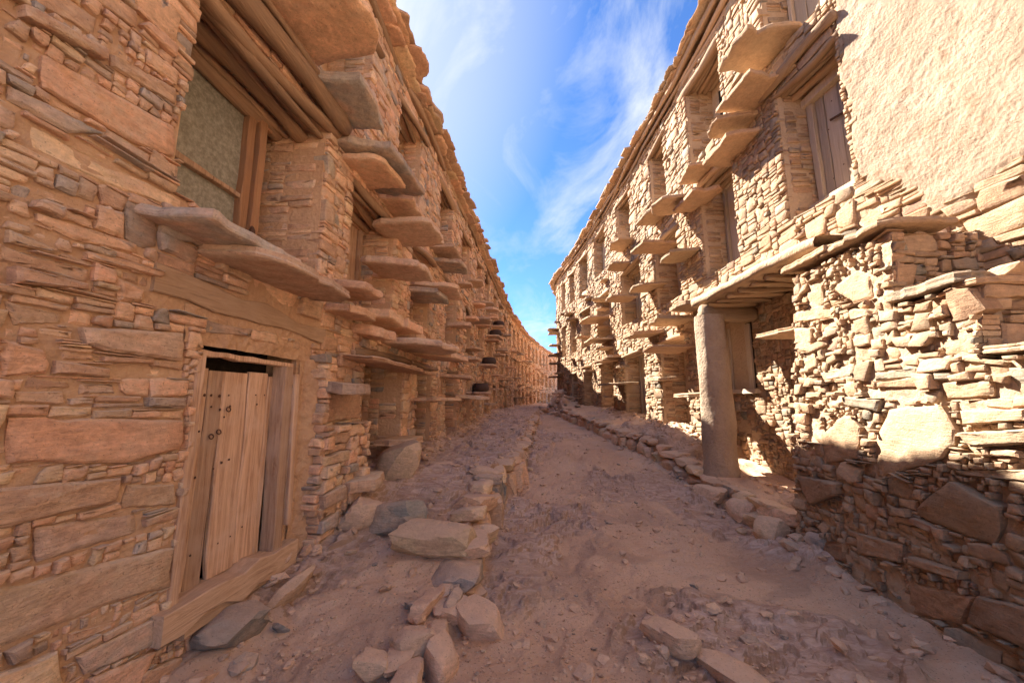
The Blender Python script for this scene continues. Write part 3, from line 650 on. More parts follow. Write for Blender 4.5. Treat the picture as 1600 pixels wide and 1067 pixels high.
def sheet(name, parent, frame, u0, u1, v0, v1, step, mat, field, seed=0, stuff=False):
    us = np.arange(u0, u1 + step / 2, step); vs = np.arange(v0, v1 + step / 2, step); U, V_ = np.meshgrid(us, vs); D = field(U, V_); W = frame(U, V_, D)
    return link(name, mesh(name, W.reshape(-1, 3), grid_faces(len(vs), len(us)), mat, True), parent)
def joints(name, parent, frame, u0, u1, v0, v1, step, mat, base, amp, seed, keep):
    us = np.arange(u0, u1, step); vs = np.arange(v0, v1, step); U, V_ = np.meshgrid(us, vs)
    D = base + fbm(U * 2.5, V_ * 4, 0, seed, 3) * amp + fbm(U * 12, V_ * 16, 0, seed + 5, 4, .6) * amp * .7
    F = grid_faces(len(vs), len(us)); cu, cv = U.ravel()[F].mean(1), V_.ravel()[F].mean(1); k = keep(cu, cv)
    return link(name, mesh(name, frame(U, V_, D).reshape(-1, 3), F[k], mat, True), parent)
def nothole(hs, m=.03): return lambda u, v: ~np.any([(u > h[0] - m) & (u < h[2] + m) & (v > h[1] - m) & (v < h[3] + m) for h in hs], 0)
def jamb_frame(fr, y0, sg=1):
    """face at the far side of an opening, looking back down the street: u = depth into the wall, d = towards the camera"""
    def f(u, v, d): return fr(y0 - d, v, -u)
    return f
def oround(v): return round(float(v), 3)

# ================================================================== LEFT GRANARY
left = thing('stone_granary', 'long shaded red stone granary of three storeys on the left side of the street', 'granary', (-2.0, 3.0, 0))
SL = Stones()
# openings: y0, z0, y1, z1, depth
doorL = (2.34, .30, 3.30, 2.02, .35)
winL = (2.05, 2.78, 3.46, 4.22, .72)
holesL_g = [doorL, (4.46, .45, 5.78, 2.15, .62), (6.35, .6, 7.25, 2.2, .6), (8.25, .75, 9.45, 2.25, .6)]
holesL_1 = [winL, (3.98, 2.65, 5.22, 4.05, .6), (5.92, 2.85, 6.9, 4.1, .6), (8.1, 2.85, 9.2, 4.15, .6)]
holesL_2 = [(3.15, 4.75, 4.25, 6.05, .6), (5.2, 4.85, 6.2, 6.1, .6), (7.45, 4.75, 8.5, 6.1, .6)]
rr_ = np.random.default_rng(11)
for st, (lst, z0, z1, y) in enumerate(((holesL_g, 1.0, 2.25, 10.3), (holesL_1, 2.85, 4.1, 10.2), (holesL_2, 4.75, 6.1, 9.5))):
    while y < 52:
        w = rr_.uniform(.75, 1.25); lst.append((oround(y), oround(z0 + rr_.uniform(-.1, .1)), oround(y + w), oround(z1 + rr_.uniform(-.12, .1)), .55)); y += w + rr_.uniform(.75, 1.25)
holesL = holesL_g + holesL_1 + holesL_2
ZL = 6.62
core('wall_body', left, FL, -3.0, 58.0, -.6, ZL, holesL, M_mudL)
LH = [
[(1.317, 3.173), (1.635, 3.264), (1.641, 3.197), (1.325, 3.117)], [(1.301, 3.03), (1.392, 3.047), (1.386, 2.921), (1.319, 2.909)],
[(1.397, 3.037), (2.011, 3.142), (2.033, 2.961), (1.814, 2.9), (1.426, 2.885)], [(1.329, 2.823), (1.495, 2.847), (1.699, 2.862), (1.562, 2.76), (1.339, 2.759)],
[(1.393, 2.725), (2.153, 2.77), (2.155, 2.698), (1.685, 2.609), (1.41, 2.611)], [(1.467, 2.484), (1.674, 2.513), (1.659, 2.439), (1.476, 2.425)],
[(1.472, 2.366), (1.932, 2.405), (1.941, 2.344), (1.628, 2.299), (1.477, 2.33)], [(1.638, 3.271), (1.986, 3.368), (2.001, 3.269), (1.648, 3.203)],
[(1.788, 3.455), (1.983, 3.482), (1.98, 3.376), (1.794, 3.357)], [(1.41, 2.265), (1.612, 2.242), (1.593, 2.211), (1.416, 2.2)],
[(1.428, 2.122), (1.724, 2.125), (1.736, 2.094), (1.44, 2.043)], [(1.645, 2.273), (2.087, 2.306), (2.069, 2.255), (1.651, 2.233)],
[(1.817, 2.201), (1.983, 2.179), (1.982, 2.098), (1.851, 2.072)], [(1.454, 1.986), (1.669, 1.976), (1.677, 1.925), (1.498, 1.88)],
[(1.468, 1.837), (1.61, 1.808), (1.643, 1.74), (1.632, 1.704), (1.492, 1.675)], [(1.683, 1.927), (2.224, 1.986), (2.237, 1.81), (1.81, 1.821), (1.715, 1.853)],
[(1.851, 1.77), (2.229, 1.775), (2.237, 1.72), (1.862, 1.694)], [(1.51, 1.534), (2.29, 1.485), (2.297, 1.317), (2.009, 1.274), (1.537, 1.351)],
[(1.738, 1.676), (1.913, 1.681), (1.922, 1.621), (1.747, 1.614)], [(1.516, 1.634), (1.713, 1.639), (1.726, 1.571), (1.539, 1.585)],
[(2.022, 1.616), (2.276, 1.61), (2.277, 1.54), (2.034, 1.56)], [(1.656, 1.814), (1.819, 1.807), (1.816, 1.776), (1.66, 1.764)],
[(1.35, 1.29), (2.002, 1.216), (1.993, 1.1), (1.37, 1.112)], [(1.657, 1.085), (2.109, 1.029), (2.136, 0.908), (1.687, 0.926)],
[(1.402, 0.918), (2.328, 0.781), (2.335, 0.561), (2.011, 0.625), (1.436, 0.649)], [(2.02, 1.179), (2.298, 1.128), (2.319, 0.99), (1.999, 1.059)],
[(1.88, 0.474), (2.33, 0.441), (2.34, 0.288), (1.93, 0.366)], [(2.17, 0.225), (2.44, 0.152), (2.511, -0.114), (2.21, 0.033)],
[(1.4, 0.6), (1.829, 0.542), (1.885, 0.37), (1.42, 0.45)], [(1.845, 0.59), (2.074, 0.528), (2.079, 0.494), (1.846, 0.542)],
[(1.3, .42), (1.86, .34), (1.9, .12), (1.35, .12)], [(1.95, .35), (2.3, .27), (2.15, .08), (1.96, .1)],
[(1.25, 3.33), (1.60, 3.40), (1.6, 3.29), (1.27, 3.2)], [(1.3, 3.52), (1.75, 3.6), (1.76, 3.5), (1.32, 3.43)],
[(3.72, 1.68), (4.42, 1.70), (4.42, 1.39), (3.74, 1.38)], [(3.242, 2.495), (3.528, 2.511), (3.498, 2.321), (3.196, 2.314)],
[(3.58, 2.2), (3.9, 2.22), (3.9, 2.08), (3.6, 2.05)], [(3.55, 2.42), (3.8, 2.44), (3.82, 2.28), (3.57, 2.27)]]
shr = lambda P, k=.985: [tuple(np.array(P).mean(0) + (np.array(q) - np.array(P).mean(0)) * k) for q in P]
hL = [.45, .35, .1, .97, .72, .4, .2, .3, .25, .6, .5, .15, .45, .75, .1, .83, .65, .05, .85, .8, .93, .6, .3, .87, .78, .6, .95, .4, .7, .1, .35, .5, .4, .3, .5, .6, .2, .35]
SL.poly([shr(p) for p in LH], FL, RNG, prot=.018, depth=.14, rnds=hL, tilt=.03, rough=1.3)
beam_zone = (2.0, 2.10, 3.62, 2.32); pier = (3.42, -.2, 4.44, 2.2)
def near_mask(X, Y): return (X > 3.30) & (X < 3.42) & (Y > .3) & (Y < 2.05)
rects = pack(-1.2, 8.0, -.3, ZL, .02, .01, [h[:4] for h in holesL] + [beam_zone, (3.3, .2, 3.46, 2.1)], style_near if False else (lambda u, v, r: style_near(u, v, r) if (u < 3.9) else style_thin(u, v, r)), RNG, LH)
SL.gen(rects, FL, RNG, gap=.004, prot=.011, rot=.02)
SL.gen(pack(8.0, 20, .3, ZL, .04, .02, [h[:4] for h in holesL], style_thin, RNG), FL, RNG, gap=.006, prot=.016, rot=.03)
SL.gen(pack(20, 57, .6, ZL, .06, .03, [h[:4] for h in holesL], style_far, RNG), FL, RNG, gap=.01, prot=.02, rot=.03)
for h in holesL:                                            # reveals that look back at the street's mouth
    if h[2] > 30 or h is doorL: continue
    SL.gen(pack(.10, h[4], h[1], h[3], .02 if h[0] < 9 else .05, .01 if h[0] < 9 else .02, [], style_jamb, RNG), jamb_frame(FL, h[2]), RNG, gap=.004, prot=.014, depth=.08, rot=.02)
# projecting foot of the pier beside the door
def FLp(u, v, d): return FL(u, v, d + .14)
SL.gen(pack(3.52, 4.40, .15, 1.36, .02, .01, [], lambda u, v, r: (lambda h: (h * r.uniform(1.8, 4), h))(r.uniform(.04, .14)), RNG), FLp, RNG, gap=.004, prot=.03, depth=.14, rot=.04)
SL.gen(pack(-.14, .2, .15, 2.0, .02, .01, [], style_jamb, RNG), jamb_frame(FL, 3.50), RNG, gap=.004, prot=.025, depth=.08, rot=.04)
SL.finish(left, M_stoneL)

joints('mud_mortar', left, FL, -1.2, 9.0, -.3, 6.5, .022, M_mudL, -.017, .014, 201, nothole(holesL))
# mud patches round the near door
def mudfield(th, s): return lambda U, V_: th + fbm(U * 7, V_ * 7, 0, s, 5, .6) * .045
sheet('mud_render', left, FL, 2.22, 3.52, 1.93, 2.16, .012, M_mudL, mudfield(-.012, 3))
sheet('mud_render', left, FL, 3.28, 3.52, .2, 1.95, .014, M_mudL, lambda U, V_: -.05 + .10 * sstep(3.3, 3.52, U) + fbm(U * 7, V_ * 7, 0, 8, 5, .6) * .05)
sheet('mud_render', left, FL, 2.24, 2.37, .3, 1.95, .014, M_mudL, mudfield(-.03, 4))
link('opening_shade_sheet', mesh('opening_shade_sheet', FL(np.array([2.3, 3.4, 3.4, 2.3]), np.array([.25, .25, 2.1, 2.1]), np.full(4, -.3)), [[0, 1, 2, 3]], M_dark, False), left)  # flat sheet painted dark as the shade behind the planks
plank('lintel_beam', left, FL, 2.0, 3.64, 2.15, 2.29, -.1, .012, M_hewn, -.08, 3, .016)
# the near door
def door_set(parent, frame, u0, u1, z0, z1, d, planks, mat, name='door', lintel=True, mat2=None, seed=0, fw=.08, left_post=True):
    mat2 = mat2 or mat
    e = bpy.data.objects.new(name, None); COL.objects.link(e); e.parent = parent
    c = frame(np.array([u0]), np.array([z0]), np.array([d]))[0]; w = Vector(); q = parent
    while q is not None: w += q.location; q = q.parent
    e.location = Vector(c) - w
    for i, (a, b, ln) in enumerate(planks):
        plank('plank', e, frame, a, b, z0 + random.uniform(0, .01), z1 - random.uniform(0, .03), d - .03, d + random.uniform(-.004, .006), mat, ln, seed + i)
    return e
dl = door_set(left, FL, 2.37, 3.10, .46, 1.80, -.07, [(2.375, 2.485, .01), (2.488, 2.605, .015), (2.625, 2.845, -.035), (2.85, 3.04, -.01), (3.045, 3.09, 0)], M_woodV, seed=40)
plank('frame_post', dl, FL, 3.10, 3.20, .46, 1.86, -.08, .03, M_woodV, -.03, 51)
plank('frame_post', dl, FL, 3.205, 3.26, .62, 1.80, -.05, .055, M_woodV, -.04, 52)
plank('frame_post', dl, FL, 2.315, 2.375, .46, 1.88, -.08, .012, M_woodV, 0, 53)
plank('frame_head', dl, FL, 2.32, 3.22, 1.86, 1.90, -.06, .0, M_woodV, -.01, 54)
plank('door_sill', dl, FL, 2.24, 3.36, .30, .47, -.14, .07, M_hewn, -.03, 8, .016)
plank('door_sill', dl, FL, 2.40, 3.30, .25, .33, -.14, .05, M_hewn, .02, 9, .014)
me_n = None
def nail(parent, frame, u, v, d, r=.008):
    global me_n
    if me_n is None:
        P, F = ico(1); P = P * np.array([.5, 1, 1]); me_n = mesh('nail', P, F, M_iron)
    o = link('nail', me_n, parent, tuple(frame(np.array([u]), np.array([v]), np.array([d]))[0])); o.scale = (r, r, r); return o
for u, v in ((2.40, 1.62), (2.43, 1.62), (2.47, 1.625), (2.52, 1.625), (2.53, 1.55), (2.585, 1.62), (2.66, 1.625), (2.60, 1.53), (2.64, 1.48), (2.91, 1.63), (3.0, 1.63), (2.46, 1.40), (2.66, 1.18), (2.60, 1.15), (2.72, 1.19), (2.47, 1.12), (2.50, .66), (2.41, .62), (2.70, .66), (2.80, .67), (2.90, .70), (2.68, 1.55), (2.93, 1.56)):
    nail(dl, FL, u, v, -.064, random.uniform(.006, .011))
def torus(name, parent, c, R_, r_, mat, rot=(0, 0, 0)):
    V = []; F = []; a, b = 16, 6
    for i in range(a):
        for k in range(b):
            q, w = i / a * 6.2832, k / b * 6.2832; V.append(((R_ + r_ * math.cos(w)) * math.cos(q), (R_ + r_ * math.cos(w)) * math.sin(q), r_ * math.sin(w))); i2, k2 = (i + 1) % a, (k + 1) % b; F.append([i * b + k, i2 * b + k, i2 * b + k2, i * b + k2])
    P = np.array(V) @ rotm(*rot).T; return link(name, mesh(name, P, F, mat), parent, c)
for u, v in ((2.545, 1.36), (2.60, 1.385), (2.66, 1.53)): torus('iron_ring', dl, tuple(FL(u, v, -.055)), .015, .004, M_iron, (0.2, 1.35, 0))
# the window beside it, upstairs
we = bpy.data.objects.new('window', None); COL.objects.link(we); we.parent = left; we.location = Vector(FL(2.5, 2.8, -.5)) - left.location
link('pane', mesh('pane', FL(np.array([1.9, 3.05, 3.05, 1.9]), np.array([2.8, 2.8, 4.25, 4.25]), np.full(4, -.53)), [[0, 1, 2, 3]], M_pane, False), we)
plank('mullion', we, FL, 1.95, 3.06, 3.30, 3.345, -.53, -.48, M_woodV, -.0, 61)
plank('frame_post', we, FL, 3.04, 3.12, 2.78, 4.2, -.58, -.47, M_woodR, 0, 62); plank('frame_post', we, FL, 3.14, 3.22, 2.78, 4.2, -.58, -.44, M_woodR, 0, 63)
plank('frame_head', we, FL, 1.95, 3.3, 4.10, 4.2, -.58, -.46, M_woodR, 0, 64); plank('sill_board', we, FL, 1.98, 3.2, 2.77, 2.83, -.58, -.45, M_woodR, 0, 65)
P, F = rock_arr((.05, .05, .11), 4, 2); link('latch', mesh('latch', P, F, M_iron), we, tuple(FL(3.13, 3.02, -.42)))
for i, (dd, zz_, r) in enumerate(((-.54, 4.15, .06), (-.44, 4.18, .04), (-.34, 4.17, .065), (-.24, 4.20, .04), (-.14, 4.17, .055), (-.03, 4.20, .06), (.08, 4.29, .085), (.03, 4.42, .05), (.11, 4.42, .04))):
    log('lintel_beam', left, tuple(FL(1.75, zz_, dd)), tuple(FL(3.56 + .04 * (i % 3), zz_ + .02 * (i % 2), dd + .02)), r, r * .85, M_beam, 70 + i, .025, .9, 12)
def niche_beams(parent, frame, h, n=4, seed=0, mat=M_beam, nm='lintel_beam', rad=.06):
    rng = np.random.default_rng(seed)
    for i in range(n):
        d = .0 - i * h[4] / n * .95 + rng.uniform(-.02, .02); r = rad * rng.uniform(.7, 1.15)
        log(nm, parent, tuple(frame(h[0] - rng.uniform(.1, .3), h[3] - r * .4 + rng.uniform(-.02, .03), d)), tuple(frame(h[2] + rng.uniform(.08, .3), h[3] - r * .4 + rng.uniform(-.03, .03), d + rng.uniform(-.03, .03))), r, r * rng.uniform(.75, 1), mat, seed * 10 + i, .02, .9, 6)
for i, h in enumerate(holesL):
    if h is doorL or h is winL: continue
    if h[0] < 26: niche_beams(left, FL, h, 4 if h[0] < 12 else 2, 100 + i)
# doors and sheets painted with indoor shade at the back of the other openings
def fill_niche(parent, frame, h, seed, mat, kind=None, near=False):
    rng = np.random.default_rng(seed); kind = kind or rng.choice(['door', 'dark', 'dark', 'wall'] if not near else ['door', 'dark'])
    a, b, c, d, dep = h[:5]; w = c - a
    if kind == 'door':
        u0 = a + w * .08; n = 4; pw = (w * .82) / n
        e = door_set(parent, frame, u0, c, b + .04, d - .04, -dep + .10, [(u0 + k * pw, u0 + (k + 1) * pw - .008, rng.normal(0, .004)) for k in range(n)], mat, seed=seed * 7)
        plank('frame_post', e, frame, u0 + n * pw, u0 + n * pw + .07, b, d, -dep + .05, -dep + .15, mat, 0, seed * 7 + 5); plank('frame_head', e, frame, a, c, d - .1, d - .03, -dep + .05, -dep + .14, mat, 0, seed * 7 + 6)
    elif kind == 'dark':
        u0, u1 = a + w * .18, c - w * .2; z0, z1 = b + (d - b) * rng.uniform(.05, .3), d - (d - b) * .12
        W = frame(np.array([u0, u1, u1, u0]), np.array([z0, z0, z1, z1]), np.full(4, -dep + .006)); link('opening_shade_sheet', mesh('opening_shade_sheet', W, [[0, 1, 2, 3]], M_dark, False), parent)  # flat sheet on the niche back, its colour stands for an opening's shade
for i, h in enumerate(holesL):
    if h is doorL or h is winL or h[0] > 40: continue
    k = {(4.46, .45): 'dark', (3.98, 2.65): 'door', (3.15, 4.75): 'dark', (5.2, 4.85): 'dark'}.get((h[0], h[1]))
    fill_niche(left, FL, h, 300 + i, M_woodV, k, h[0] < 12)
plank('door_post', left, FL, 4.95, 5.08, .4, 2.1, -.40, -.30, M_woodV, .0, 91)
# stone steps and slabs: y0, y1, z, reach, thickness
def chunk(L_, f, sg):
    out = []
    for (a, b, z, p, th) in L_:
        w = b - a
        if w > 1.1 and a > 4.4:
            b2 = a + max(.8, .5 * w); rho = (float(f(b)) + sg * p) / b; p2 = min(.85, max(p, sg * (rho * b2 - float(f(b2))))); z = 1.6 + (z - 1.6) * (a + b2) / (a + b); b, p = b2, p2
        out.append((a, b, z, p, th))
    return out
slabsL = [(1.86, 2.72, 2.60, .42, .07), (2.30, 3.42, 2.53, .46, .075), (3.52, 4.10, 1.76, .36, .12), (3.9, 4.46, .80, .40, .13), (2.30, 3.05, 4.62, .78, .10), (1.5, 2.25, 4.66, .6, .09), (3.02, 3.68, 4.47, .58, .10), (3.60, 4.62, 4.28, .62, .10), (3.7, 4.35, 4.16, .5, .07),
          (4.62, 5.36, 4.24, .42, .09), (4.75, 6.05, 4.06, .5, .09), (6.8, 7.9, 4.52, .42, .08), (7.1, 8.3, 4.38, .5, .09), (4.50, 5.90, 3.44, .42, .10), (6.1, 7.9, 3.64, .5, .08), (5.85, 7.0, 3.40, .42, .09), (4.85, 7.2, 2.48, .62, .10), (5.9, 7.9, 2.44, .62, .10), (3.84, 6.2, 2.06, .45, .05), (8.3, 10.2, 2.56, .5, .08),
          (7.7, 9.2, 2.14, .5, .08), (6.0, 8.0, 1.62, .45, .06), (9.2, 11.6, 1.70, .5, .08), (5.2, 6.0, 1.06, .34, .10), (10.3, 12.2, 3.95, .5, .08), (3.52, 4.05, 2.72, .42, .09), (4.25, 4.95, 2.62, .38, .12), (4.15, 4.6, 2.42, .34, .13), (4.9, 5.5, 2.62, .38, .13), (3.6, 4.2, 2.52, .30, .09), (5.4, 6.2, 2.58, .30, .12)]
for i, (a, b, z, p, th) in enumerate(chunk(slabsL, xL, 1)):
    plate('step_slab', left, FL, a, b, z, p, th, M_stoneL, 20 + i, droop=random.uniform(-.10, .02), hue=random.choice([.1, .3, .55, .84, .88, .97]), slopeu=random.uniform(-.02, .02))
rs = np.random.default_rng(5)
nsl = 0
def far_slabs(parent, frame, y0, y1, zs, mat, seed, dens=1.0, reach=(.3, .55)):
    rs = np.random.default_rng(seed); y = y0; n = 0
    while y < y1:
        for z in zs:
            if rs.random() < .62 * dens:
                w = rs.uniform(.35, .8) * (1 if y < 25 else 1.3); yy_ = y + rs.uniform(-.4, .4); zz_ = z + rs.uniform(-.32, .32)
                P, F = simple_plate(frame, yy_, yy_ + w, zz_, rs.uniform(*reach), rs.uniform(.04, .075), rs); c = P.mean(0)
                link('step_slab', mesh('step_slab', P - c, F, mat, False, rnd=np.tile([rs.choice([.1, .4, .6, .86, .97]), rs.random(), rs.random()], (len(P), 1))), parent, tuple(c)); n += 1
        y += rs.uniform(.85, 1.3)
    return n
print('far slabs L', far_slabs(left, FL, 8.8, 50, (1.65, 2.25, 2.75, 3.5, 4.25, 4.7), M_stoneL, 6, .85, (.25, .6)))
# eaves: overlapping plates along the roof edge
def eaves(parent, frame, y0, y1, z, mat, seed, reach, dense=1.0, layers=3):
    rs = np.random.default_rng(seed); n = 0
    for L_ in range(layers):
        y = y0 + rs.uniform(0, .3)
        while y < y1:
            f = 1 if y < 12 else 1.8 if y < 24 else 3
            w = rs.uniform(.32, .7) * f
            P_ = reach * rs.uniform(.7, 1.15) * (.62, 1.0, .9)[L_]; zz_ = z + .055 * L_ + rs.normal(0, .012); th = rs.uniform(.035, .06)
            if y < 9.5: plate('eave_stone', parent, frame, y, y + w, zz_, P_, th, mat, seed * 50 + n, inset=.25, droop=rs.uniform(-.12, .03), hue=rs.choice([.1, .3, .5, .7, .86]), lump=.5)
            else:
                P, F = simple_plate(frame, y, y + w, zz_, P_, th, rs, .2); c = P.mean(0)
                link('eave_stone', mesh('eave_stone', P - c, F, mat, False, rnd=np.tile([rs.choice([.1, .3, .5, .7, .86]), rs.random(), rs.random()], (len(P), 1))), parent, tuple(c))
            n += 1; y += w * rs.uniform(.86, 1.0)
            if rs.random() < .05: y += .1
    return n
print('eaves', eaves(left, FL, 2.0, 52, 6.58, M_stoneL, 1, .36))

# ================================================================== RIGHT GRANARY
right = thing('stone_granary', 'tall sunlit pale stone granary with a plastered end on the right of the street', 'granary', (4.2, 5.0, .3))
SR = Stones()
recess = (4.30, .2, 7.85, 3.28, .58)
nA = (4.06, 4.02, 5.0, 5.95, .55)
hR_g = [recess, (8.35, .95, 9.75, 3.0, .62), (10.75, 1.1, 12.4, 3.0, .6), (13.6, 1.2, 15.1, 3.0, .6), (16.3, 1.3, 17.7, 3.0, .5), (18.7, 1.3, 19.8, 2.9, .5)]
hR_1 = [nA, (6.15, 3.95, 7.3, 5.85, .6), (8.4, 3.9, 9.75, 5.6, .6), (10.7, 3.95, 12.4, 5.7, .6), (13.7, 3.9, 15.3, 5.6, .5), (16.4, 3.9, 17.8, 5.6, .5), (18.7, 3.9, 19.8, 5.6, .5), (20.7, 3.9, 21.5, 5.6, .4)]
hR_2 = [(4.1, 6.5, 5.1, 8.2, .55), (6.25, 6.45, 7.6, 8.3, .6), (8.85, 6.4, 9.75, 8.2, .6), (11.3, 6.5, 12.6, 8.2, .6), (13.9, 6.5, 15.5, 8.2, .5), (16.6, 6.5, 17.9, 8.2, .5), (18.8, 6.5, 19.7, 8.1, .5), (20.6, 6.5, 21.5, 8.1, .4)]
for z0, z1, lst in ((1.3, 2.9, hR_g), (3.9, 5.6, hR_1), (6.5, 8.1, hR_2)):
    for y in (25.2, 27.6, 30.0, 32.2): lst.append((y, z0, y + 1.1, z1, .4))
holesR = hR_g + hR_1 + hR_2; ZR = 8.78
core('wall_body', right, FR, -4.0, 35.0, -.6, ZR, holesR, M_mudR)
def plz(X, Y): # where plaster covers the stones
    e = 3.12 + .6 * sstep(3.2, 4.0, X) + fbm(X * 1.6, Y * 1.6, 0, 91, 3) * .4
    return (X < 4.02) & (Y > e + .25)
rr = pack(-1.0, 8.0, 2.2, ZR, .02, .01, [h[:4] for h in holesR], style_thin, RNG, mask=lambda X, Y: plz(X, Y) & (X < 3.9))
SR.gen(rr, FR, RNG, gap=.004, prot=.013, rot=.04)
SR.gen(pack(7.85, 8.36, .6, 2.2, .02, .01, [], style_thin, RNG), FR, RNG, gap=.004, prot=.02, rot=.04)
SR.gen(pack(8.0, 20, .75, ZR, .04, .02, [h[:4] for h in holesR] + [(7.9, .6, 8.34, 2.2)], style_thin, RNG), FR, RNG, gap=.006, prot=.018, rot=.04)
SR.gen(pack(20, 34, .9, ZR, .05, .03, [h[:4] for h in holesR], style_far, RNG), FR, RNG, gap=.01, prot=.02, rot=.03)
def FRb(u, v, d): return FR(u, v, d - .56)
SR.gen(pack(4.3, 7.85, .25, 3.25, .02, .01, [(6.85, 1.75, 7.75, 3.1)], style_rubble, RNG), FRb, RNG, gap=.004, prot=.018, rot=.06)
for h in holesR:
    if h[2] > 24: continue
    SR.gen(pack(.10, h[4], h[1], h[3], .02 if h[0] < 9 else .04, .01 if h[0] < 9 else .02, [], style_jamb, RNG), jamb_frame(FR, h[2]), RNG, gap=.004, prot=.014, depth=.08, rot=.02, hue=None)
SR.finish(right, M_stoneR)
joints('mud_mortar', right, FR, -1.0, 9.0, .6, 8.6, .024, M_mudR, -.017, .015, 211, nothole(holesR))
joints('mud_mortar', right, FRb, 4.32, 7.83, .25, 3.25, .024, M_mudR, -.012, .02, 215, nothole([(6.9, 1.78, 7.75, 3.1)]))
# plaster coat, thinning out above the buttress
def pf(U, V_):
    e = 3.12 + .6 * sstep(3.2, 4.0, U) + fbm(U * 1.6, V_ * 1.6, 0, 91, 3) * .4
    t = sstep(-.35, .35, V_ - e) * sstep(4.09, 3.96, U + fbm(U * 0, V_ * 3, 0, 93, 3) * .06)
    a = U * .8 - V_ * .6; bb = U * .6 + V_ * .8
    return -.13 + .165 * t + fbm(U * 2.2, V_ * 2.2, 0, 95, 3) * .022 + fbm(a * 12, bb * 18, 0, 96, 4, .65) * .007 + np.abs(fbm(a * 6, bb * 8, 0, 97, 4, .6)) * .010
sheet('plaster_coat', right, FR, -1.5, 4.12, 2.9, 9.0, .0175, M_plaster, pf)
# door A with its lintels
dA = door_set(right, FR, 4.1, 4.95, 4.30, 5.80, -.46, [(4.10, 4.30, 0), (4.31, 4.50, .0), (4.51, 4.72, .01), (4.735, 4.86, .02)], M_woodG, seed=140)
plank('frame_post', dA, FR, 4.87, 4.97, 4.22, 5.76, -.50, -.41, M_woodG, .03, 150)
plank('frame_head', dA, FR, 4.02, 5.06, 5.74, 5.86, -.52, -.36, M_woodG, 0, 151)
plank('sill_board', dA, FR, 4.0, 5.05, 4.16, 4.24, -.55, -.30, M_woodG, 0, 152)
log('bar', dA, tuple(FR(4.08, 5.18, -.42)), tuple(FR(4.62, 5.28, -.42)), .016, .016, M_iron, 9, .0, 1, 4)
for u, v in ((4.25, 5.3), (4.45, 5.4), (4.6, 5.55), (4.7, 5.2), (4.3, 4.7), (4.55, 4.6), (4.72, 4.5), (4.2, 5.1)): nail(dA, FR, u, v, -.452, .01)
P, F = rock_arr((.03, .06, .10), 14, 2); link('latch', mesh('latch', P, F, M_iron), dA, tuple(FR(4.28, 5.12, -.43)))
for i, (dd, zz_, r) in enumerate(((-.40, 5.92, .055), (-.28, 5.92, .06), (-.15, 5.93, .055), (-.02, 5.94, .065), (.06, 6.10, .06))):
    log('lintel_beam', right, tuple(FR(3.95, zz_, dd)), tuple(FR(5.15 + .1 * (i % 3), zz_, dd)), r, r * .85, M_beam, 170 + i, .02, .9, 12)
for i, h in enumerate(holesR):
    if h is recess or h is nA or h[0] > 24: continue
    niche_beams(right, FR, h, 4 if h[0] < 12 else 2, 500 + i, rad=.065)
    fill_niche(right, FR, h, 700 + i, M_woodG, {(6.15, 3.95): 'door', (6.25, 6.45): 'dark', (8.35, .95): 'wall', (8.85, 6.4): 'door', (8.4, 3.9): 'wall'}.get((h[0], h[1])), h[0] < 12)
# recess under the landing: roof slab, cross beam, post, hatch
def slab_box(name, parent, V, mat): return link(name, mesh(name, V[0], [list(f) for f in V[1]], mat, False), parent)
U = np.linspace(4.2, 7.05, 60); Dp = np.array([-.6, -.3, 0, .2, .34, .44, .45, .43, .34, .2, 0, -.3, -.6]); Zp = np.array([3.30, 3.30, 3.30, 3.30, 3.30, 3.31, 3.37, 3.43, 3.44, 3.46, 3.47, 3.48, 3.48])
UU, k_ = np.meshgrid(U, np.arange(len(Dp))); DD = Dp[k_] + fbm(UU * 5, k_ * .7, 0, 81, 4) * .03 * (Dp[k_] > .1); ZZ_ = Zp[k_] + fbm(UU * 4, k_ * .6, 3, 82, 4) * .02 - .0 * UU
W = FR(UU, ZZ_, DD); link('landing_slab', mesh('landing_slab', W.reshape(-1, 3), grid_faces(len(Dp), len(U)), M_mudR, True), right)
for i, u in enumerate(np.linspace(4.5, 6.95, 9)):
    log('roof_pole', right, tuple(FR(u, 3.25, .34)), tuple(FR(u + random.uniform(-.1, .1), 3.25, -.55)), .045, .05, M_beamX, 190 + i, .01, .8, 6)
log('cross_beam', right, (3.34, 6.66, 3.10), (4.40, 6.72, 3.08), .115, .10, M_beamX, 201, .01, 1.0, 10)
log('cross_beam', right, (3.45, 6.95, 3.12), (4.40, 6.95, 3.12), .08, .08, M_beamX, 202, .01, 1.0, 8)
# round rendered post
q = np.linspace(0, 2 * np.pi, 41)[:-1]; hz_ = np.linspace(.18, 3.04, 70); Q, HZ = np.meshgrid(q, hz_)
rad = .235 + .035 * (1 - (HZ - .18) / 2.9) + fbm(np.cos(Q) * 1.6, np.sin(Q) * 1.6, HZ * 1.6, 85, 5, .6) * .035 + .03 * sstep(.3, 0, HZ - .25)
px_ = 3.47 + rad * np.cos(Q) + .03 * np.sin(HZ); py_ = 6.66 + rad * np.sin(Q); i0 = np.arange(69)[:, None] * 40 + np.arange(40)[None]; i1 = np.arange(69)[:, None] * 40 + (np.arange(40)[None] + 1) % 40
pc = thing('round_post', 'round mud-rendered post holding up the landing slab on the right', 'post', (3.47, 6.66, .3))
link('shaft', mesh('shaft', np.stack([px_, py_, HZ], -1).reshape(-1, 3), np.stack([i0, i1, i1 + 40, i0 + 40], -1).reshape(-1, 4), M_cement, True), pc)
pc2 = FRb
hd = door_set(right, FRb, 6.9, 7.7, 1.78, 3.0, .02, [(6.95, 7.08, 0), (7.60, 7.70, 0)], M_woodG, seed=240, name='hatch')
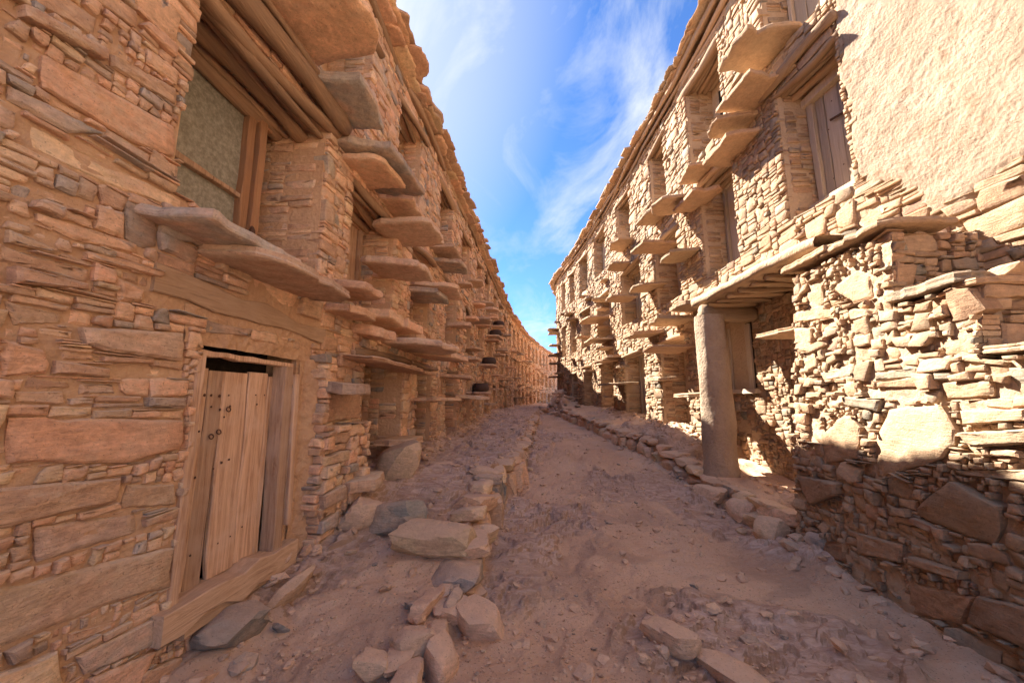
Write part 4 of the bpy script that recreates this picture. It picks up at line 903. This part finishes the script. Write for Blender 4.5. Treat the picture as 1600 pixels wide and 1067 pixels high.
W = FRb(np.array([6.9, 7.1, 7.1, 6.9]), np.array([1.8, 1.8, 3.0, 3.0]), np.full(4, -.01)); link('opening_shade_sheet', mesh('opening_shade_sheet', W, [[0, 1, 2, 3]], M_dark, False), hd)  # sheet painted as the hatch's inner shade
plank('sill_board', hd, FRb, 6.8, 7.75, 1.70, 1.78, -.04, .10, M_woodG, 0, 244)
slabsR = [(4.5, 5.25, 6.62, .72, .09), (4.75, 5.55, 6.12, .62, .08), (5.35, 5.9, 6.02, .62, .09), (6.65, 7.3, 6.02, .5, .08), (5.4, 6.35, 5.74, .5, .09), (6.7, 7.6, 5.55, .45, .09), (8.75, 9.55, 6.16, .62, .08), (7.25, 8.9, 5.95, .62, .08), (11.0, 12.1, 6.42, .6, .07),
          (8.5, 10.0, 5.42, .62, .08), (7.4, 8.6, 4.72, .5, .08), (9.4, 10.8, 4.62, .42, .08), (7.8, 9.6, 3.42, .5, .10), (9.4, 11.4, 3.40, .5, .10), (13.4, 16.0, 3.85, .5, .08), (8.0, 10.2, 2.80, .42, .07), (8.9, 9.9, 2.12, .42, .09), (6.95, 8.3, 1.74, .5, .08), (11.6, 14.6, 2.14, .42, .08), (12.9, 15.2, 3.0, .42, .08),
          (11.3, 12.8, 5.9, .5, .08), (11.4, 13.0, 4.85, .42, .08), (13.9, 16.8, 4.8, .5, .08), (4.45, 5.2, 2.46, .52, .07), (7.3, 8.0, 3.5, .5, .1), (4.9, 5.9, 1.55, .35, .07)]
for i, (a, b, z, p, th) in enumerate(chunk(slabsR, xR, -1)):
    fr = FRb if (z in (1.55,)) else FR
    plate('step_slab', right, fr, a, b, z, p, th, M_stoneR, 220 + i, droop=random.uniform(-.08, .04), hue=random.choice([.1, .3, .5, .7, .75]), slopeu=random.uniform(-.02, .02))
print('far slabs R', far_slabs(right, FR, 12.5, 23.5, (1.9, 2.6, 3.3, 4.3, 5.2, 6.0), M_stoneR, 16, .85, (.25, .6)))
for i, z in enumerate((2.9, 3.7, 4.2, 4.75, 5.5, 5.75)): # the slabs that stand out against the sky at the bend
    plate('step_slab', right, FR, 22.0 + .2 * (i % 3), 22.9 + .2 * (i % 3), z, .62, .09, M_stoneR, 260 + i)
print('eaves', eaves(right, FR, 3.0, 34, 8.76, M_stoneR, 2, .40))
y = 3.2; i = 0
while y < 22.5:                                           # poles under the eaves
    for d, z in ((.06, 8.58), (.16, 8.66), (-.02, 8.48)):
        w = random.uniform(1.8, 3.0); log('eave_pole', right, tuple(FR(y, z, d)), tuple(FR(y + w, z + random.uniform(-.03, .03), d)), .05, .045, M_beam, 600 + i, .02, .9, 6); i += 1
    y += 2.2
y = 3.0
while y < 20:
    w = random.uniform(1.6, 2.6); log('eave_pole', left, tuple(FL(y, 6.42, .03)), tuple(FL(y + w, 6.42 + random.uniform(-.03, .03), .03)), .045, .04, M_beam, 800 + i, .02, .9, 6); i += 1; y += 2.4

# ================================================================== RUBBLE BUTTRESS, right foreground
butt = thing('rubble_buttress', 'stepped rubble stone buttress against the plastered wall in the right foreground', 'buttress', (3.0, 3.0, 0))
SB = Stones()
RH = [
[(3.193, 1.516), (2.724, 1.581), (2.639, 1.404), (2.646, 1.286), (2.854, 1.137), (3.333, 0.946), (3.345, 1.256)], [(3.778, 2.703), (3.489, 2.805), (3.302, 2.693), (3.287, 2.472), (3.504, 2.481)],
[(4.38, 2.422), (4.073, 2.362), (4.099, 2.101), (4.38, 2.134)], [(4.38, 2.603), (3.92, 2.585), (3.749, 2.398), (4.38, 2.471)], [(4.006, 1.869), (3.494, 1.928), (3.515, 1.813), (3.943, 1.786)],
[(3.343, 1.824), (2.9, 1.857), (2.907, 1.757), (3.335, 1.747)], [(3.687, 1.629), (3.207, 1.594), (3.239, 1.489), (3.656, 1.54)], [(3.44, 1.7), (2.891, 1.684), (2.897, 1.59), (3.381, 1.616)],
[(2.782, 1.731), (2.392, 1.713), (2.4, 1.611), (2.757, 1.581)], [(2.727, 2.021), (2.5, 2.06), (2.5, 1.885), (2.726, 1.901)], [(3.958, 1.237), (3.602, 1.488), (3.439, 1.366), (3.482, 1.078), (3.929, 0.962)],
[(2.986, 0.801), (2.662, 1.074), (2.385, 0.973), (2.408, 0.834), (2.467, 0.721), (2.929, 0.742)], [(2.691, 1.126), (2.201, 1.22), (2.206, 1.141), (2.658, 1.099)],
[(4.38, 0.789), (3.681, 0.844), (3.686, 0.736), (4.157, 0.513)], [(3.039, 0.464), (2.626, 0.52), (2.63, 0.462), (3.043, 0.397)], [(3.049, 0.281), (2.58, 0.389), (2.697, 0.165), (3.142, 0.024)],
[(2.594, 0.408), (2.258, 0.48), (2.277, 0.25), (2.665, 0.197)], [(2.631, 1.527), (2.206, 1.551), (2.212, 1.48), (2.618, 1.422)], [(2.619, 1.38), (2.183, 1.445), (2.19, 1.354), (2.529, 1.288)],
[(4.293, 0.222), (3.625, 0.33), (3.668, 0.155), (4.138, 0.03)], [(3.551, 0.46), (3.061, 0.527), (3.095, 0.381), (3.523, 0.289)]]
hR = [.5, .3, .55, .4, .9, .92, .93, .9, .3, .35, .2, .6, .5, .2, .3, .1, .15, .6, .55, .1, .25]
SB.poly([shr(p) for p in RH], FB, RNG, prot=.03, depth=.16, rnds=hR, tilt=.06, rough=1.6)
tops = lambda X: np.where(X < 2.46, 1.86, np.where(X < 3.10, 2.36, 3.02))
SB.gen(pack(-1.0, 4.40, -.2, 3.02, .02, .01, [], style_rubble, RNG, RH, mask=lambda X, Y: Y > tops(X)), FB, RNG, gap=.004, prot=.024, rot=.09, tilt=.12, jit=.16, rough=1.6)
# faces that look back at the street's mouth
def FN(y0):
    return lambda u, v, d: np.stack([XF(y0, v) + u, y0 - d + 0 * u, v + 0 * u], -1)
SB.gen(pack(.03, .85, 2.36, 3.02, .02, .01, [], style_rubble, RNG), FN(3.12), RNG, gap=.004, prot=.02, rot=.07, tilt=.08, hue=None)
big2 = [[(.12, 1.90), (.62, 1.90), (.60, 2.07), (.14, 2.10)]]
SB.poly(big2, FN(2.48), RNG, prot=.02, depth=.14, rnds=[.75])
SB.gen(pack(.03, .95, 1.86, 2.36, .02, .01, [], style_rubble, RNG, big2), FN(2.48), RNG, gap=.004, prot=.02, rot=.05, tilt=.08)
# core body of the buttress
V, F = [], []
def bq(p): i = len(V); V.extend(p); F.append([i, i + 1, i + 2, i + 3])
ybr = [-2.0, 0, 1.2, 2.48, 3.12, 3.8, 4.36]; tz = [1.84, 1.84, 1.84, 2.34, 3.0, 3.0]
zs_ = np.arange(-.5, 3.1, .5)
for i in range(len(ybr) - 1):
    a, c = ybr[i], ybr[i + 1]; zt = tz[i]; zl = [z for z in zs_ if z < zt - .05] + [zt]
    for j in range(len(zl) - 1): bq([(XF(a, zl[j]) + .045, a, zl[j]), (XF(c, zl[j]) + .045, c, zl[j]), (XF(c, zl[j + 1]) + .045, c, zl[j + 1]), (XF(a, zl[j + 1]) + .045, a, zl[j + 1])])
    bq([(XF(a, zt) + .045, a, zt), (XF(c, zt) + .045, c, zt), (4.05, c, zt), (4.05, a, zt)])
for y0, z0, z1 in ((2.48, 1.84, 2.34), (3.12, 2.34, 3.0), (4.36, -.5, 3.0)): bq([(XF(y0, z0) + .045, y0 + .04, z0), (4.6 if y0 > 4 else 4.05, y0 + .04, z0), (4.6 if y0 > 4 else 4.05, y0 + .04, z1), (XF(y0, z1) + .045, y0 + .04, z1)])
link('rubble_body', mesh('rubble_body', np.array(V), F, M_mudR, False), butt)
SB.gen(pack(0, 1.1, .2, 3.0, .02, .01, [], style_rubble, RNG), lambda u, v, d: np.stack([XF(4.4, v) + u, 4.4 + d + 0 * u, v + 0 * u], -1), RNG, gap=.004, prot=.02, rot=.07)
joints('mud_mortar', butt, FB, -1.0, 4.38, -.2, 3.0, .02, M_mudR, -.018, .022, 221, lambda u, v: v < tops(u) - .03)
SB.finish(butt, M_stoneR, nmax=295)
for i, (a, b, z, p, th, ins) in enumerate(((3.02, 3.85, 3.12, .10, .07, .55), (3.7, 4.5, 3.16, .12, .08, .55), (2.50, 3.16, 2.46, .07, .09, .30), (2.42, 2.62, 2.40, .05, .05, .5), (2.0, 2.5, 1.93, .05, .06, .3))):
    def FBt(u, v, d): return np.stack([XF(u, 3.0) - d, u + 0 * v, v + 0 * u], -1) if False else np.stack([XF(u, v) - d, u + 0 * v, v + 0 * u], -1)
    plate('capping_slab', butt, FBt, a, b, z, p, th, M_stoneR, 320 + i, inset=ins, hue=(.4, .3, .93, .3, .4)[i])
for i, (x, y, s, hue) in enumerate(((3.42, 2.55, (.30, .22, .12), .3), (3.75, 2.6, (.3, .25, .12), .5))):
    rock('capping_stone', x, y, s, (0, 0, .2), 350 + i, z=2.44, hue=hue, parent=butt, mat=M_stoneR, k=3)

# ================================================================== vessels on the far slabs
VP = [(11.3, 1.80, .42, 'lowest dark round vessel on a slab of the left granary, near the path'), (12.9, 2.72, .42, 'dark round vessel on a slab halfway up the left granary'), (14.6, 3.95, .36, 'dark round vessel just under the topmost one on the left granary'), (15.6, 4.50, .32, 'topmost dark round vessel high on the left granary')]
for i, (y, z, L_, lab) in enumerate(VP):
    pr = np.array([(0, .0), (.5, .0), (.82, .10), (.98, .3), (1.0, .5), (.94, .8), (.86, 1.0), (.80, .98), (.78, .6), (0, .3)])
    Vv = []; n = 20
    for r, h_ in pr:
        for k in range(n): qq = k / n * 6.2832; Vv.append((r * .24 * math.cos(qq), r * L_ * .95 * math.sin(qq), h_ * .24))
    Ff = [[a * n + k, a * n + (k + 1) % n, (a + 1) * n + (k + 1) % n, (a + 1) * n + k] for a in range(len(pr) - 1) for k in range(n)]
    c = FL(np.array([y]), np.array([z]), np.array([.26]))[0]
    o = link('vessel', mesh('vessel', np.array(Vv), Ff, M_basket), None, tuple(c)); o['label'] = lab; o['category'] = 'vessel'; o['group'] = 'dark round vessels on the slabs'
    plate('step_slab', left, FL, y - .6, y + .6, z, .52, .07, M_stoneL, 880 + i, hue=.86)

# ================================================================== loose rocks
def LR(name, x, y, s, rot, seed, hue, label, sink=.3, boxy=.7, group=None): return rock(name, x, y, s, rot, seed, max(sink, .22) if 'thin' not in label else sink, hue, label, 'rock', boxy=boxy, group=group)
LR('boulder', -1.08, 3.95, (.50, .26, .28), (0, 0, .05), 1, .98, 'grey-green block lying on the left terrace between a brown block and a long slab', .15)
LR('boulder', -1.45, 3.92, (.27, .26, .27), (.3, .5, .4), 2, .30, 'angular brown block at the foot of the pier, left of the grey-green block', .15)
LR('boulder', -.66, 3.62, (.62, .36, .26), (.0, .06, -.15), 3, .85, 'long flat-topped brown slab jutting over the edge of the left terrace', .10, .66)
LR('boulder', -.34, 4.18, (.34, .3, .22), (0, 0, .3), 4, .85, 'square brown kerb block just beyond the long flat slab on the left terrace', .25)
LR('rock', -.60, 2.98, (.11, .34, .10), (0, .12, -.35), 5, .6, 'pale elongated stone lying askew on the terrace edge in the foreground', .12, .62)
LR('rock', -.44, 3.02, (.09, .22, .10), (.1, .5, -.3), 6, .93, 'dark blue-grey stone leaning beside the pale elongated stone', .2)
LR('rock', -.37, 3.42, (.17, .17, .15), (.2, .2, .1), 7, .93, 'small dark shiny stone on the terrace edge behind the pale elongated one', .2)
LR('rock', -.62, 2.62, (.2, .18, .12), (0, .2, .5), 8, .7, 'tan broken block in front of the pale elongated stone', .2)
LR('rock', -.80, 2.45, (.17, .14, .12), (0, 0, .2), 9, .75, 'small tan block at the bottom of the photo on the left terrace edge', .2)
LR('rock', -.42, 2.56, (.2, .2, .2), (.3, 0, .8), 10, .6, 'rounded crusty rock at the foot of the terrace edge, bottom of the photo', .3)
LR('rock', -1.74, 2.62, (.24, .36, .16), (0, .15, -.25), 11, .97, 'grey block under the wooden door sill on the left', .15)
LR('rock', -1.62, 3.02, (.10, .34, .16), (.3, .5, -.3), 12, .7, 'thin pale slab leaning on the dirt below the near door', .3)
LR('rock', 2.86, 4.55, (.30, .28, .30), (0, 0, .4), 13, .75, 'rounded brown boulder at the corner of the buttress beside the path', .2)
LR('rock', 3.02, 4.0, (.14, .2, .12), (0, .2, .4), 14, .93, 'dark bluish stone stuck in the foot of the buttress', .2)
LR('rock', 3.12, 5.42, (.40, .42, .26), (0, 0, .1), 15, .3, 'square block ending the right kerb nearest the buttress', .05, .66)
LR('rock', 3.0, 6.05, (.36, .5, .20), (0, 0, .1), 16, .35, 'flat kerb block just in front of the round post', .05, .66)
LR('rock', -.24, 3.0, (.30, .34, .20), (.2, 0, .6), 17, .45, 'pinkish rock outcrop at the foot of the left terrace edge', .35)
LR('rock', 1.02, 2.72, (.22, .34, .12), (0, .1, .5), 18, .7, 'yellowish jagged bedrock block breaking the path surface in the foreground', .35)
LR('rock', 1.32, 2.50, (.24, .45, .12), (0, .15, .5), 19, .6, 'long pink bedrock block in the path near the bottom of the photo', .5)
LR('rock', -1.46, 5.05, (.46, .44, .42), (0, 0, .3), 20, .8, 'rounded boulder under the second pier of the left granary', .25)
LR('rock', -1.0, 5.6, (.34, .2, .06), (0, 0, .3), 21, .5, 'thin flat flake lying on the left terrace beyond the blocks', .3)
LR('rock', -.35, 5.3, (.4, .26, .10), (0, .1, -.2), 22, .4, 'pale flat rock sunk in the middle of the left terrace', .4)
# stones retaining the two terraces: parts of the ground
rk = np.random.default_rng(77)
def kerb(side, y0, y1, n0, rows, sc_=1.0):
    y = y0; cnt = 0
    while y < y1:
        s = rk.uniform(.28, .55) * (1 if y < 12 else 1.3) * sc_
        if side < 0: e = float(eL(y)); top = float(Lz(y)); bot = float(Pz(y))
        else: e = float(eR(y)); top = float(Rz(y)); bot = float(Pz(y))
        hgt = max(top - bot, .12)
        wob = float(fbm(np.array(e * 1.3), np.array(y * 1.3), 0, 5, 3)) * .16
        for r_ in range(rows):
            cap_ = r_ == rows - 1; tk = min(rk.uniform(.12, .17), hgt * .7)
            x = e - wob * (1 if side < 0 else .6) + rk.normal(0, .025) + side * (.07 if cap_ else -.02)
            zc = bot + hgt - tk * .45 if cap_ else bot + (hgt - tk) * (r_ + .4) / max(rows - 1, 1)
            sz = (rk.uniform(.26, .42) * sc_, s * 1.12, tk) if cap_ else (rk.uniform(.18, .3), s * rk.uniform(.7, 1.1), (hgt - tk) / max(rows - 1, 1) * rk.uniform(1.0, 1.3))
            rock('kerb_stone', x, y + rk.normal(0, .03), sz, (rk.normal(0, .05), rk.normal(0, .06), rk.normal(0, .16)), int(rk.integers(1e6)), 0, rk.choice([.05, .3, .45, .6, .85, .93]), parent=go, z=zc, k=2 if y > 7 else 3, rough=.06, boxy=.62); cnt += 1
        y += s * .95
    return cnt
print('kerb', kerb(-1, 2.1, 3.4, 0, 1, .5), kerb(-1, 3.4, 16, 0, 2), kerb(1, 4.7, 20, 0, 2))
# tumbled stones where the street bends
Vs, Fs, Rn, off = [], [], [], 0
def scatter(n, gen, k=1):
    global off
    for i in range(n):
        x, y, s, z = gen(i)
        P, F = rock_arr((s * rk.uniform(.7, 1.5), s * rk.uniform(.7, 1.5), s * rk.uniform(.35, .8)), int(rk.integers(1e6)), k, cuts=5); P = P @ rotm(rk.normal(0, .3), rk.normal(0, .3), rk.uniform(0, 6)).T
        P = P + np.array([x, y, z]); Vs.append(P); Fs.append(F + off); off += len(P); Rn.append(np.tile([rk.choice([.05, .3, .45, .6, .7, .85, .95], p=[.15, .2, .2, .2, .12, .08, .05]), rk.random(), rk.random()], (len(P), 1)))
Hx = lambda x, y: ground(np.array([x]), np.array([y]))[0][0]
def g_pebble(i):
    y = 1.6 * math.exp(rk.uniform(0, math.log(9 / 1.6))); x = rk.uniform(float(xL(y)) + .05, float(eR(y)))
    cl = float(fbm(np.array(x * 1.2), np.array(y * 1.2), 0, 121, 2))
    t = 0
    while cl < .05 and t < 6: y = 1.6 * math.exp(rk.uniform(0, math.log(9 / 1.6))); x = rk.uniform(float(xL(y)) + .05, float(eR(y))); cl = float(fbm(np.array(x * 1.2), np.array(y * 1.2), 0, 121, 2)); t += 1
    s = rk.lognormal(math.log(.013), .55); return x, y, min(s, .07), Hx(x, y) + s * .12
scatter(3000, g_pebble, 1)
def g_heap(i):
    x, y = 2.55 + rk.normal(0, .45), 21 + rk.normal(0, 1.8); s = rk.uniform(.12, .4); return x, y, s, Hx(x, y) + .05
scatter(120, g_heap, 1)
def g_edge(i):
    y = rk.uniform(2.2, 12); x = (float(eL(y)) + rk.normal(0, .13)) if rk.random() < .5 else (float(eR(y)) + rk.normal(-.1, .12)); s = rk.uniform(.03, .10); return x, y, s, Hx(x, y) + s * .1
scatter(420, g_edge, 1)
def g_shard(i):
    y = 1.7 * math.exp(rk.uniform(0, math.log(14 / 1.7))); x = rk.uniform(float(xL(y)) + .1, float(eR(y)) - .05); s = rk.uniform(.02, .09)
    return x, y, s, Hx(x, y) + s * .05
scatter(420, g_shard, 1)
def g_foot(i):
    y = rk.uniform(1.5, 14); x = float(xL(y)) + abs(rk.normal(.1, .12)) if rk.random() < .5 else float(XF(y, 0) if y < 4.4 else xR(y)) - abs(rk.normal(.08, .12)); s = rk.uniform(.03, .12); return x, y, s, Hx(x, y) + s * .1
scatter(350, g_foot, 1)
me = mesh('pebbles', np.concatenate(Vs), np.concatenate(Fs), M_stoneG, False, rnd=np.concatenate(Rn)); pb = link('pebbles', me, None, kind='stuff'); pb['label'] = 'scattered pebbles and broken stone chips on the path and terraces'; pb['category'] = 'pebbles'
print('total objects', len(bpy.data.objects), 'tris', sum(len(m.loops) - 2 * len(m.polygons) for m in bpy.data.meshes))
